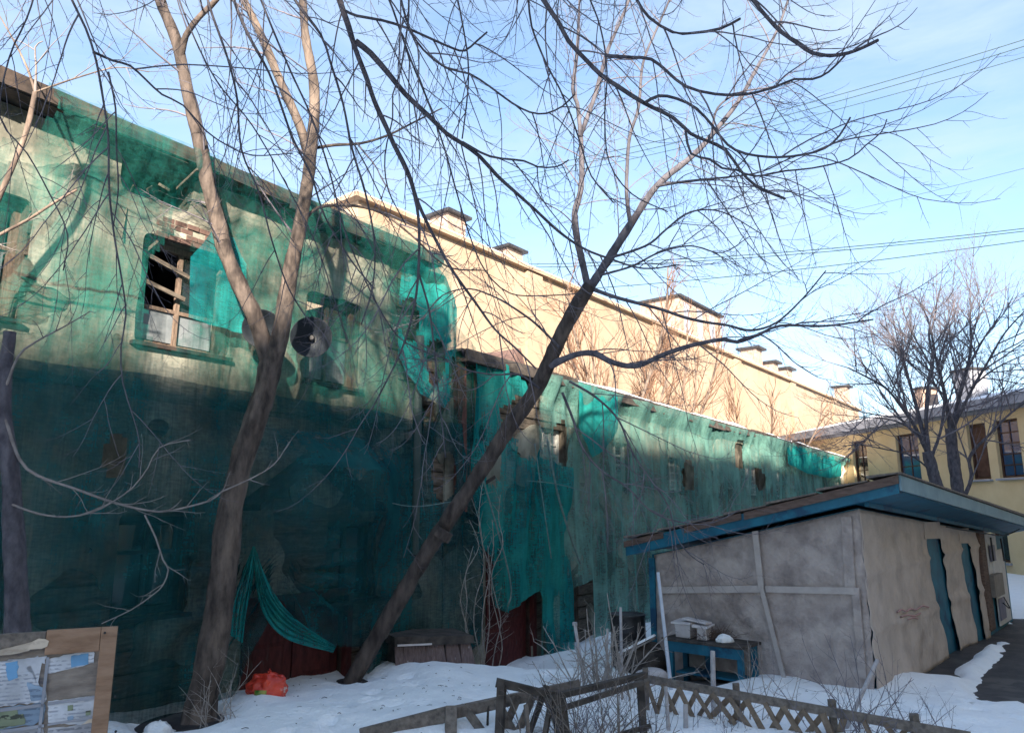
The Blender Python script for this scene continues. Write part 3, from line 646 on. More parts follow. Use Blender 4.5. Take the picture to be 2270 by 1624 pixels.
# ---------------------------------------------------------------- netting
def net(name, label, mat, t0, t1, top, bot, cell, qf, tears=(), seed=0.0, sides=None):
    """a hanging sheet; top/bot give the height of its edges along the wall; tears are ragged holes (t,z,rt,rz)"""
    nx = int((t1-t0)/cell); nzv = int(7.4/cell); V = []; idx = {}; Fc = []
    def pos(i, j):
        t = t0+i*cell; zt = top(t); zb = bot(t)
        return t, zb+(zt-zb)*j/nzv
    for j in range(nzv+1):
        for i in range(nx+1):
            t, z = pos(i, j); V.append(fw(t+0.02*noise.noise(Vector((t*2, z*2, seed))), qf(t, z), z))
    for j in range(nzv):
        for i in range(nx):
            t, z = pos(i+0.5, j+0.5); ok = True
            nn = noise.fractal(Vector((t*1.9, z*1.9, seed+3)), 0.9, 2, 4)
            for (ht, hz, rt, rz) in tears:
                if ((t-ht)/rt)**2+((z-hz)/rz)**2 < 1+0.55*nn: ok = False; break
            if ok: a = j*(nx+1)+i; Fc.append((a, a+1, a+nx+2, a+nx+1))
    root = MB(); root.v = [tuple(v-P0) for v in V]; root.f = Fc
    o = root.build(name, mat, None, smooth=True); o.location = P0
    return tag(o, label, 'netting')
def lerpf(xs, ys): return lambda t: float(np.interp(t, xs, ys))
def fold(t, z, f, s): return noise.noise(Vector((t*f, z*f*0.16, s)))
def q_left(t, z):
    q = 0.23+0.10*fold(t, z, 1.2, 1.0)+0.12*fold(t, z, 4.0, 5.0)*(0.5+fold(t, z, 0.6, 8.0))+0.035*fold(t, z, 11, 9.0)
    q += 0.64*math.exp(-((t-0.1)/1.3)**4)*max(0.0, min(1.0, (3.4-z)*2.0))*math.exp(-max(0, 2.3-z)*0.75)     # hangs over the canopy
    if z > 5.9: q += min(0.27, (z-5.9)*0.62)
    r = math.hypot(t+0.55, (z-1.62)); an = math.atan2(t+0.55, 1.62-z)
    if z < 1.75 and r < 1.9: q += (0.055*math.sin(an*15)+0.03*math.sin(an*27+1))*math.exp(-((r-0.7)/0.75)**2)
    q -= 0.16*math.exp(-(r/0.35)**2)
    return q
net_bot_l = lerpf([-9,-1.5,-1.15,-0.85,-0.62,-0.5,-0.3,0.1,0.5,0.85,1.0,1.25,1.7,3.3,3.75,4.15], [-0.62,-0.55,-0.2,0.7,1.22,1.28,1.0,0.74,0.6,0.55,0.35,-0.25,0.1,0.05,0.2,1.9])
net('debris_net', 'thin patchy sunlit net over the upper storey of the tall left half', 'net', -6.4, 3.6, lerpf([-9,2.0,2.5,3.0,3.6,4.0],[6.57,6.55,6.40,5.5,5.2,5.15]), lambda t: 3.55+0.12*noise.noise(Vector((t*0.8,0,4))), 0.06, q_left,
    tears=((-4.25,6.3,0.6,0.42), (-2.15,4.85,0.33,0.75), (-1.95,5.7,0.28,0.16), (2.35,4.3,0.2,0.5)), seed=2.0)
net('debris_net', 'large shade-toned teal net over the ground floor, gathered above the double red doors', 'net_shaded', -6.4, 3.9, lambda t: 3.80+0.15*noise.noise(Vector((t*0.7,3,4))), net_bot_l, 0.06, lambda t, z: q_left(t, z)+0.02,
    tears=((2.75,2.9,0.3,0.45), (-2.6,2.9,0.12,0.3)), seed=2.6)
# the gathered swag: folds running from the knot down over the left door leaf and across to the tree
def swag(label, up_c, lo_c, q0, mat, folds):
    n, m = 60, 40; V = []; Fc = []
    def pt(c, f):
        k = f*(len(c)-1); a = min(len(c)-2, int(k)); g_ = k-a; x = c[a][0]+(c[a+1][0]-c[a][0])*g_; y = c[a][1]+(c[a+1][1]-c[a][1])*g_; return x, y
    up_s = [tuple(v)[:2] for v in smooth_path([Vector((x,y,0)) for x,y in up_c], 8)]; lo_s = [tuple(v)[:2] for v in smooth_path([Vector((x,y,0)) for x,y in lo_c], 8)]
    for i in range(n+1):
        f = i/n; a = pt(up_s, f); b = pt(lo_s, f)
        for j in range(m+1):
            g_ = j/m; x = a[0]+(b[0]-a[0])*g_; y = a[1]+(b[1]-a[1])*g_
            q = q0+0.09*abs(math.sin((g_+0.22*noise.noise(Vector((f*2.5,g_*4,q0*9))))*math.pi*folds+0.5*math.sin(f*3)))*(0.5+0.5*noise.noise(Vector((g_*5,f*2,3)))+0.35)*(0.35+0.65*math.sin(math.pi*min(1,f*1.1+0.05)))+0.02*noise.noise(Vector((f*7,g_*3,q0)))
            V.append(on_plane(x, y, P0+N*q, N))
    for i in range(n):
        for j in range(m): k = i*(m+1)+j; Fc.append((k, k+1, k+m+2, k+m+1))
    m_ = MB(); m_.v = [tuple(v-P0) for v in V]; m_.f = Fc; o = m_.build('debris_net', mat, None, smooth=True); o.location = P0; tag(o, label, 'netting')
swag('heavy folded swag of teal net sagging across the double red doors', [(566,1215),(600,1300),(655,1370),(745,1432)], [(560,1235),(578,1345),(630,1412),(738,1446)], 0.62, 'net_dense', 5)
swag('bunched tail of teal net hanging left of the double red doors', [(566,1210),(560,1290),(545,1360),(538,1425)], [(560,1210),(530,1290),(512,1350),(500,1400)], 0.60, 'net_dense', 4)
def q_strip(t, z): return 0.30+0.06*fold(t, z, 2.6, 3.0)+0.05*fold(t, z, 7.0, 4.0)+(max(0, z-6.0)*0.5)
net('debris_net', 'bright teal net strip hanging over the right half of the second upper window', 'net_dense', -1.95, -1.2, lerpf([-1.95,-1.7,-1.4,-1.2],[5.3,5.72,5.7,5.35]), lerpf([-1.95,-1.2],[4.55,4.5]), 0.06, q_strip, seed=5.0)
net('debris_net', 'bright teal net bunched at the broken right end of the tall roof', 'net_dense', 1.55, 3.05, lerpf([1.55,2.2,2.6,3.05],[6.2,6.55,6.2,5.75]), lerpf([1.55,2.0,2.6,3.05],[4.7,4.2,4.0,4.4]), 0.06, lambda t, z: 0.33+0.10*fold(t, z, 2.2, 7.0)+0.05*fold(t, z, 6.5, 2.0),
    tears=((1.75,5.35,0.2,0.4),(2.35,4.7,0.2,0.5),(2.9,4.5,0.15,0.4)), seed=7.0)
def q_mid(t, z): return 0.34+0.12*fold(t, z, 1.7, 11.0)+0.14*fold(t, z, 5.0, 12.0)+0.05*fold(t, z, 13, 14.0)+0.05*math.sin((t-0.25*z)*9)*math.exp(-((z-2.6)/1.6)**2)
net('debris_net', 'teal net curtain in long folds hanging above the single red door', 'net_dense', 3.35, 6.7, lerpf([3.3,4.2,5.0,5.5,6.7],[5.1,5.02,4.8,3.4,3.2]), lerpf([3.3,3.9,4.2,4.35,5.0,5.42,5.5,5.62,6.7],[2.4,1.6,0.7,0.62,0.80,0.92,0.5,-0.5,-0.55]), 0.06, q_mid,
    tears=((4.75,4.05,0.55,0.42),(5.0,3.6,0.4,0.3),(3.95,3.1,0.25,0.4)), seed=9.0)
def q_right(t, z): return 0.27+0.10*fold(t, z, 0.9, 21.0)+0.13*fold(t, z, 3.2, 22.0)+max(0, z-4.5)*0.42
net('debris_net', 'pale green net covering the long low wing down to the shed roof', 'net_green', 5.55, 36.8, lerpf([5.5,37],[5.02,5.0]), lerpf([5.5,6.5,6.68,7.35,7.5,12,37],[-0.3,-0.4,0.85,1.0,-0.35,-0.5,-0.5]), 0.11, q_right,
    tears=((6.35,3.75,0.25,0.45),(12.9,3.35,0.5,0.4),(17.4,4.2,0.5,0.5),(19.2,3.5,0.6,0.4),(33.0,4.2,0.8,0.7)), seed=11.0)
def q_far(t, z): return 0.42+0.06*fold(t, z, 1.6, 31.0)+0.05*fold(t, z, 5, 32.0)
net('debris_net', 'bright teal net patch folded under the low roof beside the leaning tree', 'net_dense', 6.8, 8.6, lerpf([6.8,8.6],[5.05,5.02]), lerpf([6.8,7.4,8.0,8.6],[4.1,3.5,3.7,4.3]), 0.06, q_far, seed=13.0)
net('debris_net', 'light green net panel stretched under the far end of the low roof', 'net_dense', 22.5, 31.5, lerpf([22,32],[4.95,4.95]), lerpf([22.5,25,29,31.5],[4.2,3.95,3.9,4.1]), 0.16, q_far, seed=14.0)
def cord(name, label, pts, r, mat, cat, group=None, step=0.08):
    sm = smooth_path(pts, step); base = Vector(sm[0])
    o = link(name, tube_mesh(name, [([p-base for p in sm], [r]*len(sm))], 6, True), mat); o.location = base
    return tag(o, label, cat, group)
cord('hanging_rope', 'frayed pale rope along the torn net edge left of the single red door', [fw(3.35,0.5,3.1), fw(3.7,0.5,2.4), fw(4.1,0.52,1.5), fw(4.28,0.5,1.0), fw(4.2,0.48,0.75)], 0.016, 'rope', 'rope')
cord('hanging_rope', 'twisted net cord sagging right of the net curtain toward the blue post', [fw(5.4,0.55,3.7), fw(5.75,0.55,2.7), fw(6.2,0.55,1.9), fw(6.65,0.5,1.35)], 0.022, 'rope', 'rope')
cord('hanging_rope', 'thin straight cord beside the net curtain above the door', [fw(4.95,0.56,3.6), fw(5.2,0.56,2.6), fw(5.5,0.55,1.5)], 0.012, 'rope', 'rope')
cord('slack_wire', 'thin pale wire crossing the dark wall below the canopy', [fw(0.9,0.62,2.5), fw(1.7,0.6,2.42), fw(2.7,0.6,2.52)], 0.007, 'rope', 'wire')
cord('slack_wire', 'thin pale wire stretched over the net right of the leaning trunk', [fw(4.6,0.62,2.9), fw(5.6,0.6,2.88), fw(6.9,0.6,2.75)], 0.008, 'rope', 'wire')

# ================================================================ LONG YELLOW BUILDING BEHIND
VA = R(38.2); U2 = Vector((math.sin(VA), math.cos(VA), 0)); N2 = Vector((U2.y, -U2.x, 0)); Q0 = N2*(-18.0)
def yb(s, q, z): return Q0+U2*s+N2*q+Vector((0,0,z))
def ypx(x, y, q=0):
    p = on_plane(x, y, Q0+N2*q, N2); return (p-Q0).dot(U2), p.z
yr = thing('long_yellow_building', 'long pale yellow blank walled building with chimneys rising behind the netted one', 'building', loc=yb(10,0,-0.6))
YT = sum(ypx(x, y)[1] for x, y in [(800,432),(1150,580),(1640,802),(1870,905)])/4
S0, S1 = ypx(795,430)[0], ypx(1902,905)[0]
loc_build(MB().box(yb(S0,-9,-0.6), U2*(S1-S0), N2*9, (0,0,YT+0.6)), 'wall', 'yellow_pale', yr, yr)
loc_build(MB().box(yb(S0-0.3,-9.2,YT+0.004), U2*(S1-S0+0.6), N2*9.45, (0,0,0.16)), 'cornice', 'yellow_pale', yr, yr)
rs = MB().box(yb(S0-0.2,-9.1,YT+0.168), U2*(S1-S0+0.4), N2*9.25, (0,0,0.1))
loc_build(rs, 'roof_snow', 'roof_snow', yr, yr, bevel=0.1)
for s in np.arange(S0+9, S1, 11.3): loc_build(MB().box(yb(s,0.004,-0.5), U2*1.1, N2*0.14, (0,0,YT+0.45)), 'pilaster', 'yellow_pale', yr, yr)
for (x, y, wpx) in [(1012,500,52),(1142,565,44)]:
    s, z = ypx(x, y+20, -1.2); w = 1.05
    ch = loc_build(MB().box(yb(s-w/2,-2.2,YT+0.3), U2*w, N2*1.0, (0,0,1.45 if x < 1100 else 1.1)), 'chimney', 'chimney_pink', yr, yr)
    h = YT+0.3+(1.45 if x < 1100 else 1.1)
    loc_build(MB().box(yb(s-w/2-0.18,-2.4,h+0.003), U2*(w+0.36), N2*1.4, (0,0,0.12)), 'chimney_cap', 'iron_dark', ch, yr)
s, z = ypx(1535,750,-1.0)
blk = loc_build(MB().box(yb(s-2.6,-3.2,YT+0.2), U2*6.2, N2*2.6, (0,0,2.55)), 'chimney_block', 'chimney_pink', yr, yr)
loc_build(MB().box(yb(s-2.8,-3.4,YT+2.753), U2*6.6, N2*3.0, (0,0,0.14)), 'chimney_cap', 'iron_dark', blk, yr)
for k in range(3): loc_build(MB().box(yb(s-2.0+k*1.9,-0.598,YT+0.65), U2*0.75, N2*0.02, (0,0,1.9)), 'flue_slot', 'trim_grey', blk, yr)
for (x, hh, w) in [(1692,1.9,1.2),(1727,1.4,1.0),(1757,1.4,1.2),(1882,2.4,1.3)]:
    s, z = ypx(x, 840, -1.0)
    ch = loc_build(MB().box(yb(s-w/2,-2.4,YT+0.3), U2*w, N2*1.2, (0,0,hh)), 'chimney', 'chimney_pink', yr, yr)
    loc_build(MB().box(yb(s-w/2-0.25,-2.7,YT+0.3+hh+0.003), U2*(w+0.5), N2*1.8, (0,0,0.16)), 'chimney_cap', 'iron_dark', ch, yr)

# ================================================================ YELLOW HOUSE ON THE RIGHT
RD = Vector((-0.203, 0.979, 0)).normalized(); RN = Vector((-RD.y, RD.x, 0))    # RN faces the yard (left)
RB = at(2269, 880, 27.0); RB = Vector((RB.x, RB.y, 0))
def rh(a, q, z): return RB+RD*a+RN*q+Vector((0,0,z))
def rpx(x, y, q=0):
    p = on_plane(x, y, RB+RN*q, RN); return (p-RB).dot(RD), p.z
rr_ = thing('yellow_house', 'ochre yellow house with snowy roof and tall windows behind the two bare trees', 'house', loc=rh(0,0,-0.5))
EZ = at(2269, 885, 27.0).z; A0, A1 = -7.0, 17.0
rwin = []
for (xa, ya, xb, yb_) in [(2262,928,2208,1058),(2190,945,2148,1070),(2040,985,1990,1085),(1925,1005,1893,1092)]:
    a0 = rpx(xa, (ya+yb_)/2)[0]; a1 = rpx(xb, (ya+yb_)/2)[0]; z1 = rpx((xa+xb)/2, ya)[1]; z0 = rpx((xa+xb)/2, yb_)[1]
    rwin.append((min(a0,a1), max(a0,a1), z0, z1))
rwin = [(w[0], w[1], rwin[0][2], rwin[0][3]) for w in rwin]
lw = rpx(2232,1200); rlow = (rpx(2235,1210)[0], rpx(2202,1210)[0], rpx(2218,1245)[1], rpx(2218,1172)[1]); rlow = (min(rlow[:2]), max(rlow[:2]), rlow[2], rlow[3])
hs = rwin+[rlow]
mb = MB()
ts = sorted({A0, A1}|{h[0] for h in hs}|{h[1] for h in hs}); zs = sorted({-0.6, EZ}|{h[2] for h in hs}|{h[3] for h in hs})
for a, b in zip(ts, ts[1:]):
    for c, d in zip(zs, zs[1:]):
        if any(h[0] < (a+b)/2 < h[1] and h[2] < (c+d)/2 < h[3] for h in hs): continue
        mb.add([rh(a,0,c), rh(b,0,c), rh(b,0,d), rh(a,0,d)], [(3,2,1,0)])
for (a, b, c, d) in hs:
    k = [rh(a,0,c), rh(b,0,c), rh(b,0,d), rh(a,0,d)]; r = [v-RN*0.3 for v in k]
    mb.add(k+r, [(0,1,5,4),(1,2,6,5),(2,3,7,6),(3,0,4,7),(4,5,6,7)])
mb.add([rh(A0,0,-0.6), rh(A0,-10,-0.6), rh(A0,-10,EZ), rh(A0,0,EZ)], [(0,1,2,3)]); mb.add([rh(A1,0,-0.6), rh(A1,-10,-0.6), rh(A1,-10,EZ), rh(A1,0,EZ)], [(3,2,1,0)])
mb.add([rh(A0,-10,-0.6), rh(A1,-10,-0.6), rh(A1,-10,EZ), rh(A0,-10,EZ)], [(0,1,2,3)])
loc_build(mb, 'wall', 'yellow_house', rr_, rr_)
def rwindow(h, mat, cols, rows, pane):
    a, b, c, d = h; w = 0.07; mb = MB()
    for (x0, x1, z0, z1) in [(a,a+w,c,d),(b-w,b,c,d),(a+w,b-w,c,c+w),(a+w,b-w,d-w,d)]: mb.box(rh(x0,-0.22,z0), RD*(x1-x0), RN*0.08, (0,0,z1-z0))
    o = loc_build(mb, 'window', mat, rr_, rr_); mu = MB(); iw = (b-a-2*w)/cols; ih = (d-c-2*w)/rows
    for i in range(1, cols): mu.box(rh(a+w+iw*i-0.02,-0.2,c+w), RD*0.04, RN*0.05, (0,0,d-c-2*w))
    for j in range(1, rows): mu.box(rh(a+w,-0.198,c+w+ih*j-0.02), RD*(b-a-2*w), RN*0.045, (0,0,0.04))
    if mu.v: loc_build(mu, 'frame', mat, o, rr_)
    for i in range(cols):
        for j in range(rows):
            loc_build(MB().box(rh(a+w+iw*i+0.022,-0.19,c+w+ih*j+0.022), RD*(iw-0.044), RN*0.01, (0,0,ih-0.044)), 'pane', pane, o, rr_)
    loc_build(MB().box(rh(a-0.08,0.003,c-0.09), RD*(b-a+0.16), RN*0.14, (0,0,0.07)), 'sill', 'trim_grey', o, rr_)
rwindow(rwin[0], 'window_brown', 2, 5, 'glass_sky_tint'); rwindow(rwin[1], 'window_brown', 1, 2, 'window_brown')
rwindow(rwin[2], 'window_brown', 2, 3, 'glass_sky_tint'); rwindow(rwin[3], 'window_brown', 2, 3, 'glass'); rwindow(rlow, 'window_brown', 1, 1, 'glass')
for a in (rpx(2090,1000)[0]-0.35, A1-0.8): loc_build(MB().box(rh(a,0.003,-0.5), RD*0.75, RN*0.12, (0,0,EZ+0.48)), 'pilaster', 'yellow_house', rr_, rr_)
mb = MB(); mb.box(rh(A0,0.003,EZ-0.28), RD*(A1-A0), RN*0.16, (0,0,0.14)); mb.box(rh(A0-0.2,0.003,EZ-0.135), RD*(A1-A0+0.4), RN*0.5, (0,0,0.3)); mb.box(rh(A0-0.2,0.51,EZ-0.17), RD*(A1-A0+0.4), RN*0.06, (0,0,0.38))
loc_build(mb, 'eave_band', 'trim_grey', rr_, rr_)
mb = MB(); rt = 1.35
k = [rh(A0-0.3,0.55,EZ+0.17), rh(A1+0.3,0.55,EZ+0.17), rh(A1-2,-5,EZ+rt), rh(A0+2,-5,EZ+rt), rh(A0-0.3,-10.5,EZ+0.17), rh(A1+0.3,-10.5,EZ+0.17)]
mb.add(k, [(3,2,1,0),(2,3,4,5),(0,4,3),(1,2,5),(0,1,5,4)])
hr = loc_build(mb, 'roof', 'trim_grey', rr_, rr_)
ms = MB(); k2 = [v+Vector((0,0,0.10)) for v in (rh(A0+0.6,-0.9,EZ+0.17+0.2135*1.45-0.05), rh(A1-0.8,-0.9,EZ+0.17+0.2135*1.45-0.05), rh(A1-2.2,-4.6,EZ+rt-0.12), rh(A0+2.1,-4.6,EZ+rt-0.12))]
ms.hexa([v-Vector((0,0,0.13)) for v in k2]+k2)
loc_build(ms, 'roof_snow', 'roof_snow', hr, rr_, bevel=0.04)
for (x, y, hgt, w) in [(2150,830,1.3,0.95),(2165,810,0.9,0.5)]:
    a, z = rpx(x, y, -3.5); a = max(A0+2, min(A1-3, a))
    if w < 0.9: a += 3.2
    ch = loc_build(MB().box(rh(a-w/2,-3.9,EZ+0.7), RD*w, RN*0.9, (0,0,hgt+0.3)), 'chimney', 'trim_grey' if w > 0.9 else 'chimney_pink', rr_, rr_)
    loc_build(MB().box(rh(a-w/2-0.1,-4.0,EZ+1.0+hgt+0.003), RD*(w+0.2), RN*1.1, (0,0,0.1)), 'chimney_cap', 'iron_dark', ch, rr_)

# the tall house on the other side of the yard (behind the camera): its roof line sets where the sunlight begins
OD = 13.0; sl = math.tan(SUN_EL)/max(0.1, (N.x*sdir.x+N.y*sdir.y)/math.cos(SUN_EL))
OH = 3.95+(OD+8.21)*sl
oc0 = N*OD-U*45
o = MB().box(oc0+Vector((0,0,-0.6)), U*120, N*12, (0,0,OH+0.6)).build('courtyard_house', 'yellow_house'); struct(o)
for k in range(26):  # blocks added along the unseen roof to soften its shadow edge
    a_ = -40+k*4.3+random.uniform(-1.5,1.5); w_ = random.uniform(0.6,2.2); MB().box(oc0+U*(a_+45)+N*random.uniform(0.3,2.0)+Vector((0,0,OH+0.003)), U*w_, N*0.9, (0,0,random.uniform(0.15,0.8))).build('shadow_edge_block', 'yellow_house', o)

# ================================================================ SHED
Zv = Vector((0,0,1))
def shp(a, b, z): return SH_C0+SH_V*a+SH_W*b+Vector((0,0,z))      # a along the long wall, b>0 out of it; the gable runs to b=-3.3
SL = 11.2; SWD = 3.3
shed = thing('shed', 'low shed wrapped in grey tarpaulin with blue fascia and wide roof overhang', 'shed', loc=SH_C0+Vector((0,0,-0.3)))
def roof_z(a, b): return 2.82-0.222*(0.65-b)-0.055*(a+0.3)      # top surface of the roof
def wt(a, b): return roof_z(a, b)-0.27
def sb(mb, nm, mat, par=None, **k): return loc_build(mb, nm, mat, par or shed, shed, **k)
mb = MB(); g0 = -0.75
mb.hexa([shp(0,0,g0), shp(SL,0,g0), shp(SL,-SWD,g0), shp(0,-SWD,g0), shp(0,0,wt(0,0)), shp(SL,0,wt(SL,0)), shp(SL,-SWD,wt(SL,-SWD)), shp(0,-SWD,wt(0,-SWD))])
swall = sb(mb, 'wall', 'blue_paint')
# roof: slab, soffit, boards
mb = MB(); a0, a1, b0, b1 = -0.30, SL+0.25, -SWD-0.32, 0.65
def slab(mb, a0, a1, b0, b1, up, th):
    return mb.hexa([shp(a0,b0,roof_z(a0,b0)+up-th), shp(a1,b0,roof_z(a1,b0)+up-th), shp(a1,b1,roof_z(a1,b1)+up-th), shp(a0,b1,roof_z(a0,b1)+up-th),
                    shp(a0,b0,roof_z(a0,b0)+up), shp(a1,b0,roof_z(a1,b0)+up), shp(a1,b1,roof_z(a1,b1)+up), shp(a0,b1,roof_z(a0,b1)+up)])
sroof = sb(slab(mb, a0+0.03, a1, b0, b1-0.03, -0.05, 0.05), 'roof', 'roof_iron')
sb(slab(MB(), a0+0.03, a1-0.02, -0.02, b1-0.04, -0.20, 0.02), 'soffit', 'blue_paint', sroof)
sb(slab(MB(), a0+0.03, -0.02, b0+0.02, -0.02, -0.20, 0.02), 'soffit', 'blue_paint', sroof)
# roofing sheets lying on it with ragged lips over the gable
b = b0
while b < b1-0.1:
    e = min(b1+0.02, b+random.uniform(0.45,0.75)); u0 = 0.012+random.uniform(0,0.03); u1 = u0+0.02; ov = a0-random.uniform(0.02,0.07)
    m_ = MB(); m_.hexa([shp(ov,b,roof_z(ov,b)+u0), shp(a1,b,roof_z(a1,b)+u0), shp(a1,e,roof_z(a1,e)+0.004), shp(ov,e,roof_z(ov,e)+0.004), shp(ov,b,roof_z(ov,b)+u1+0.015), shp(a1,b,roof_z(a1,b)+u1), shp(a1,e,roof_z(a1,e)+u1), shp(ov,e,roof_z(ov,e)+0.02)])
    sb(m_, 'roof_sheet', 'grey_wood', sroof); b = e
# gable boards: brown above, blue below
def gable_board(b0_, b1_, z0, z1, aa, mat, nm, th=0.025):
    m_ = MB(); q0, q1 = aa-th, aa
    m_.hexa([shp(q0,b0_,roof_z(a0,b0_)+z0), shp(q1,b0_,roof_z(a0,b0_)+z0), shp(q1,b1_,roof_z(a0,b1_)+z0), shp(q0,b1_,roof_z(a0,b1_)+z0), shp(q0,b0_,roof_z(a0,b0_)+z1), shp(q1,b0_,roof_z(a0,b0_)+z1), shp(q1,b1_,roof_z(a0,b1_)+z1), shp(q0,b1_,roof_z(a0,b1_)+z1)])
    return sb(m_, nm, mat, sroof)
gable_board(b0, b1-0.03, -0.24, -0.015, a0+0.03, 'blue_paint', 'fascia_board')
gable_board(b0-0.02, b0+0.72, -0.10, -0.004, a0+0.002, 'brown_board', 'barge_board')
gable_board(b0+1.1, b0+2.05, -0.10, -0.004, a0+0.002, 'brown_board', 'barge_board')
gable_board(b0+2.1, b1-0.02, -0.115, -0.004, a0+0.002, 'brown_board', 'barge_board')
def side_board(z0, z1, bb, mat, nm, th=0.025):
    m_ = MB()
    m_.hexa([shp(a0+0.03,bb,roof_z(a0,b1)+z0), shp(a1,bb,roof_z(a1,b1)+z0), shp(a1,bb+th,roof_z(a1,b1)+z0), shp(a0+0.03,bb+th,roof_z(a0,b1)+z0), shp(a0+0.03,bb,roof_z(a0,b1)+z1), shp(a1,bb,roof_z(a1,b1)+z1), shp(a1,bb+th,roof_z(a1,b1)+z1), shp(a0+0.03,bb+th,roof_z(a0,b1)+z1)])
    return sb(m_, nm, mat, sroof)
side_board(-0.21, -0.01, b1-0.028, 'blue_pale', 'fascia_board')
m_ = MB(); m_.hexa([shp(0.0,0.09,wt(0,0)+0.02), shp(SL,0.09,wt(SL,0)+0.02), shp(SL,0.15,wt(SL,0)+0.02), shp(0.0,0.15,wt(0,0)+0.02), shp(0.0,0.09,wt(0,0)+0.08), shp(SL,0.09,wt(SL,0)+0.08), shp(SL,0.15,wt(SL,0)+0.08), shp(0.0,0.15,wt(0,0)+0.08)])
sb(m_, 'wall_plate', 'blue_paint', sroof)
# tarpaulin sheets: wrinkled skins a few centimetres off the wall
def tarp(name, mat, face, u0, u1, bot, seed, cell=0.07, top_off=0.02, rag=0.03, wr=0.03, base=0.03):
    """face 'long': u runs along the long wall; 'gable': u runs from the left corner to the near corner"""
    nu = max(2, int((max(u1(0),u1(1))-min(u0(0),u0(1)))/cell)); nv = 38; V = []; Fc = []
    for j in range(nv+1):
        f = j/nv
        for i in range(nu+1):
            g_ = i/nu; uu = u0(f)+(u1(f)-u0(f))*g_
            if i in (0, nu): uu += rag*noise.fractal(Vector((f*9, seed+i, 1)), 1, 2, 3)
            if face == 'long': zt = wt(uu, 0)-top_off; zb = bot(uu)
            else: zt = wt(0, uu)-top_off; zb = bot(uu)
            z = zb+(zt-zb)*f
            q = base+wr*noise.fractal(Vector((uu*1.0, z*1.3, seed)), 1, 2, 4)+0.35*wr*noise.noise(Vector((uu*1.6+z*1.2, z*5.5, seed+5)))+0.04*(1-f)**3
            if face == 'long': q += 0.035*math.exp(-((z-1.50-0.02*uu)/0.05)**2)+0.03*math.exp(-((z-0.75)/0.06)**2)+0.012*math.sin((z*0.6+uu)*7)*math.exp(-((z-2.1)/0.3)**2)
            else: q += 0.02*math.exp(-((uu+0.45-0.1*z)/0.06)**2)+0.015*math.exp(-((uu+2.2+0.2*z)/0.05)**2)
            V.append(shp(uu, max(0.008, q), z) if face == 'long' else shp(-max(0.008, q), uu, z))
    for j in range(nv):
        for i in range(nu): a = j*(nu+1)+i; Fc.append((a, a+1, a+nu+2, a+nu+1))
    m_ = MB(); m_.v = V; m_.f = Fc
    o = sb(m_, name, mat, swall, smooth=True)
    sd = o.modifiers.new('thick', 'SOLIDIFY'); sd.thickness = 0.006; sd.offset = -1
    return o
def apx(x, y): p = on_plane(x, y, SH_C0, SH_W); return (p-SH_C0).dot(SH_V), p.z
def gl(u): p = shp(u, 0.1, 0); return gz(p.x, p.y)-0.02
def gg(u): p = shp(-0.1, u, 0); return gz(p.x, p.y)-0.05
g1t, g1b = apx(2048,1200)[0], apx(2092,1440)[0]; g1t2, g1b2 = apx(2078,1200)[0], apx(2118,1440)[0]
g2t, g2b = apx(2124,1200)[0], apx(2152,1400)[0]; g2t2, g2b2 = apx(2142,1200)[0], apx(2176,1400)[0]
e3 = apx(2172,1250)[0]
tarp('tarpaulin', 'tarp', 'gable', lambda f: -SWD+0.05, lambda f: 0.035, gg, 3.1, wr=0.028)
tarp('tarpaulin', 'tarp_warm', 'long', lambda f: -0.045, lambda f: g1b+(g1t-g1b)*f+0.10*math.sin(f*9)*(1-f), gl, 5.2, wr=0.035)
tarp('tarpaulin', 'tarp_warm', 'long', lambda f: g1b2+(g1t2-g1b2)*f, lambda f: g2b+(g2t-g2b)*f+0.08*math.sin(f*8), gl, 6.4, rag=0.06, wr=0.04)
tarp('tarpaulin', 'tarp_warm', 'long', lambda f: g2b2+(g2t2-g2b2)*f, lambda f: e3, gl, 7.7, rag=0.06, wr=0.04)
# tarpaulin flaps across the top of the two gaps
for (x0, x1) in [(g1t-0.1, g1t2+0.1), (g2t-0.1, g2t2+0.1)]:
    m_ = MB(); zt = wt(x0, 0)-0.03
    m_.hexa([shp(x0,0.035,zt-0.28), shp(x1,0.03,zt-0.30), shp(x1,0.045,zt-0.30), shp(x0,0.05,zt-0.28), shp(x0,0.035,zt), shp(x1,0.03,zt), shp(x1,0.045,zt), shp(x0,0.05,zt)])
    sb(m_, 'tarpaulin', 'tarp_warm', swall)
# faint pink scrawl on the tarpaulin
for st in [[(1988,1356),(1998,1350),(2008,1354),(2018,1348),(2030,1350),(2044,1342),(2058,1345)], [(1996,1366),(2010,1362),(2026,1364),(2040,1358)], [(2010,1372),(2024,1368),(2034,1370)]]:
    pts = [on_plane(x, y, SH_C0+SH_W*0.075, SH_W) for x, y in st]; sm = smooth_path(pts, 0.05)
    link('paint_stroke', tube_mesh('paint_stroke', [([p-shed.location for p in sm], [0.012]*len(sm))], 5, True), 'marker_pink', swall)
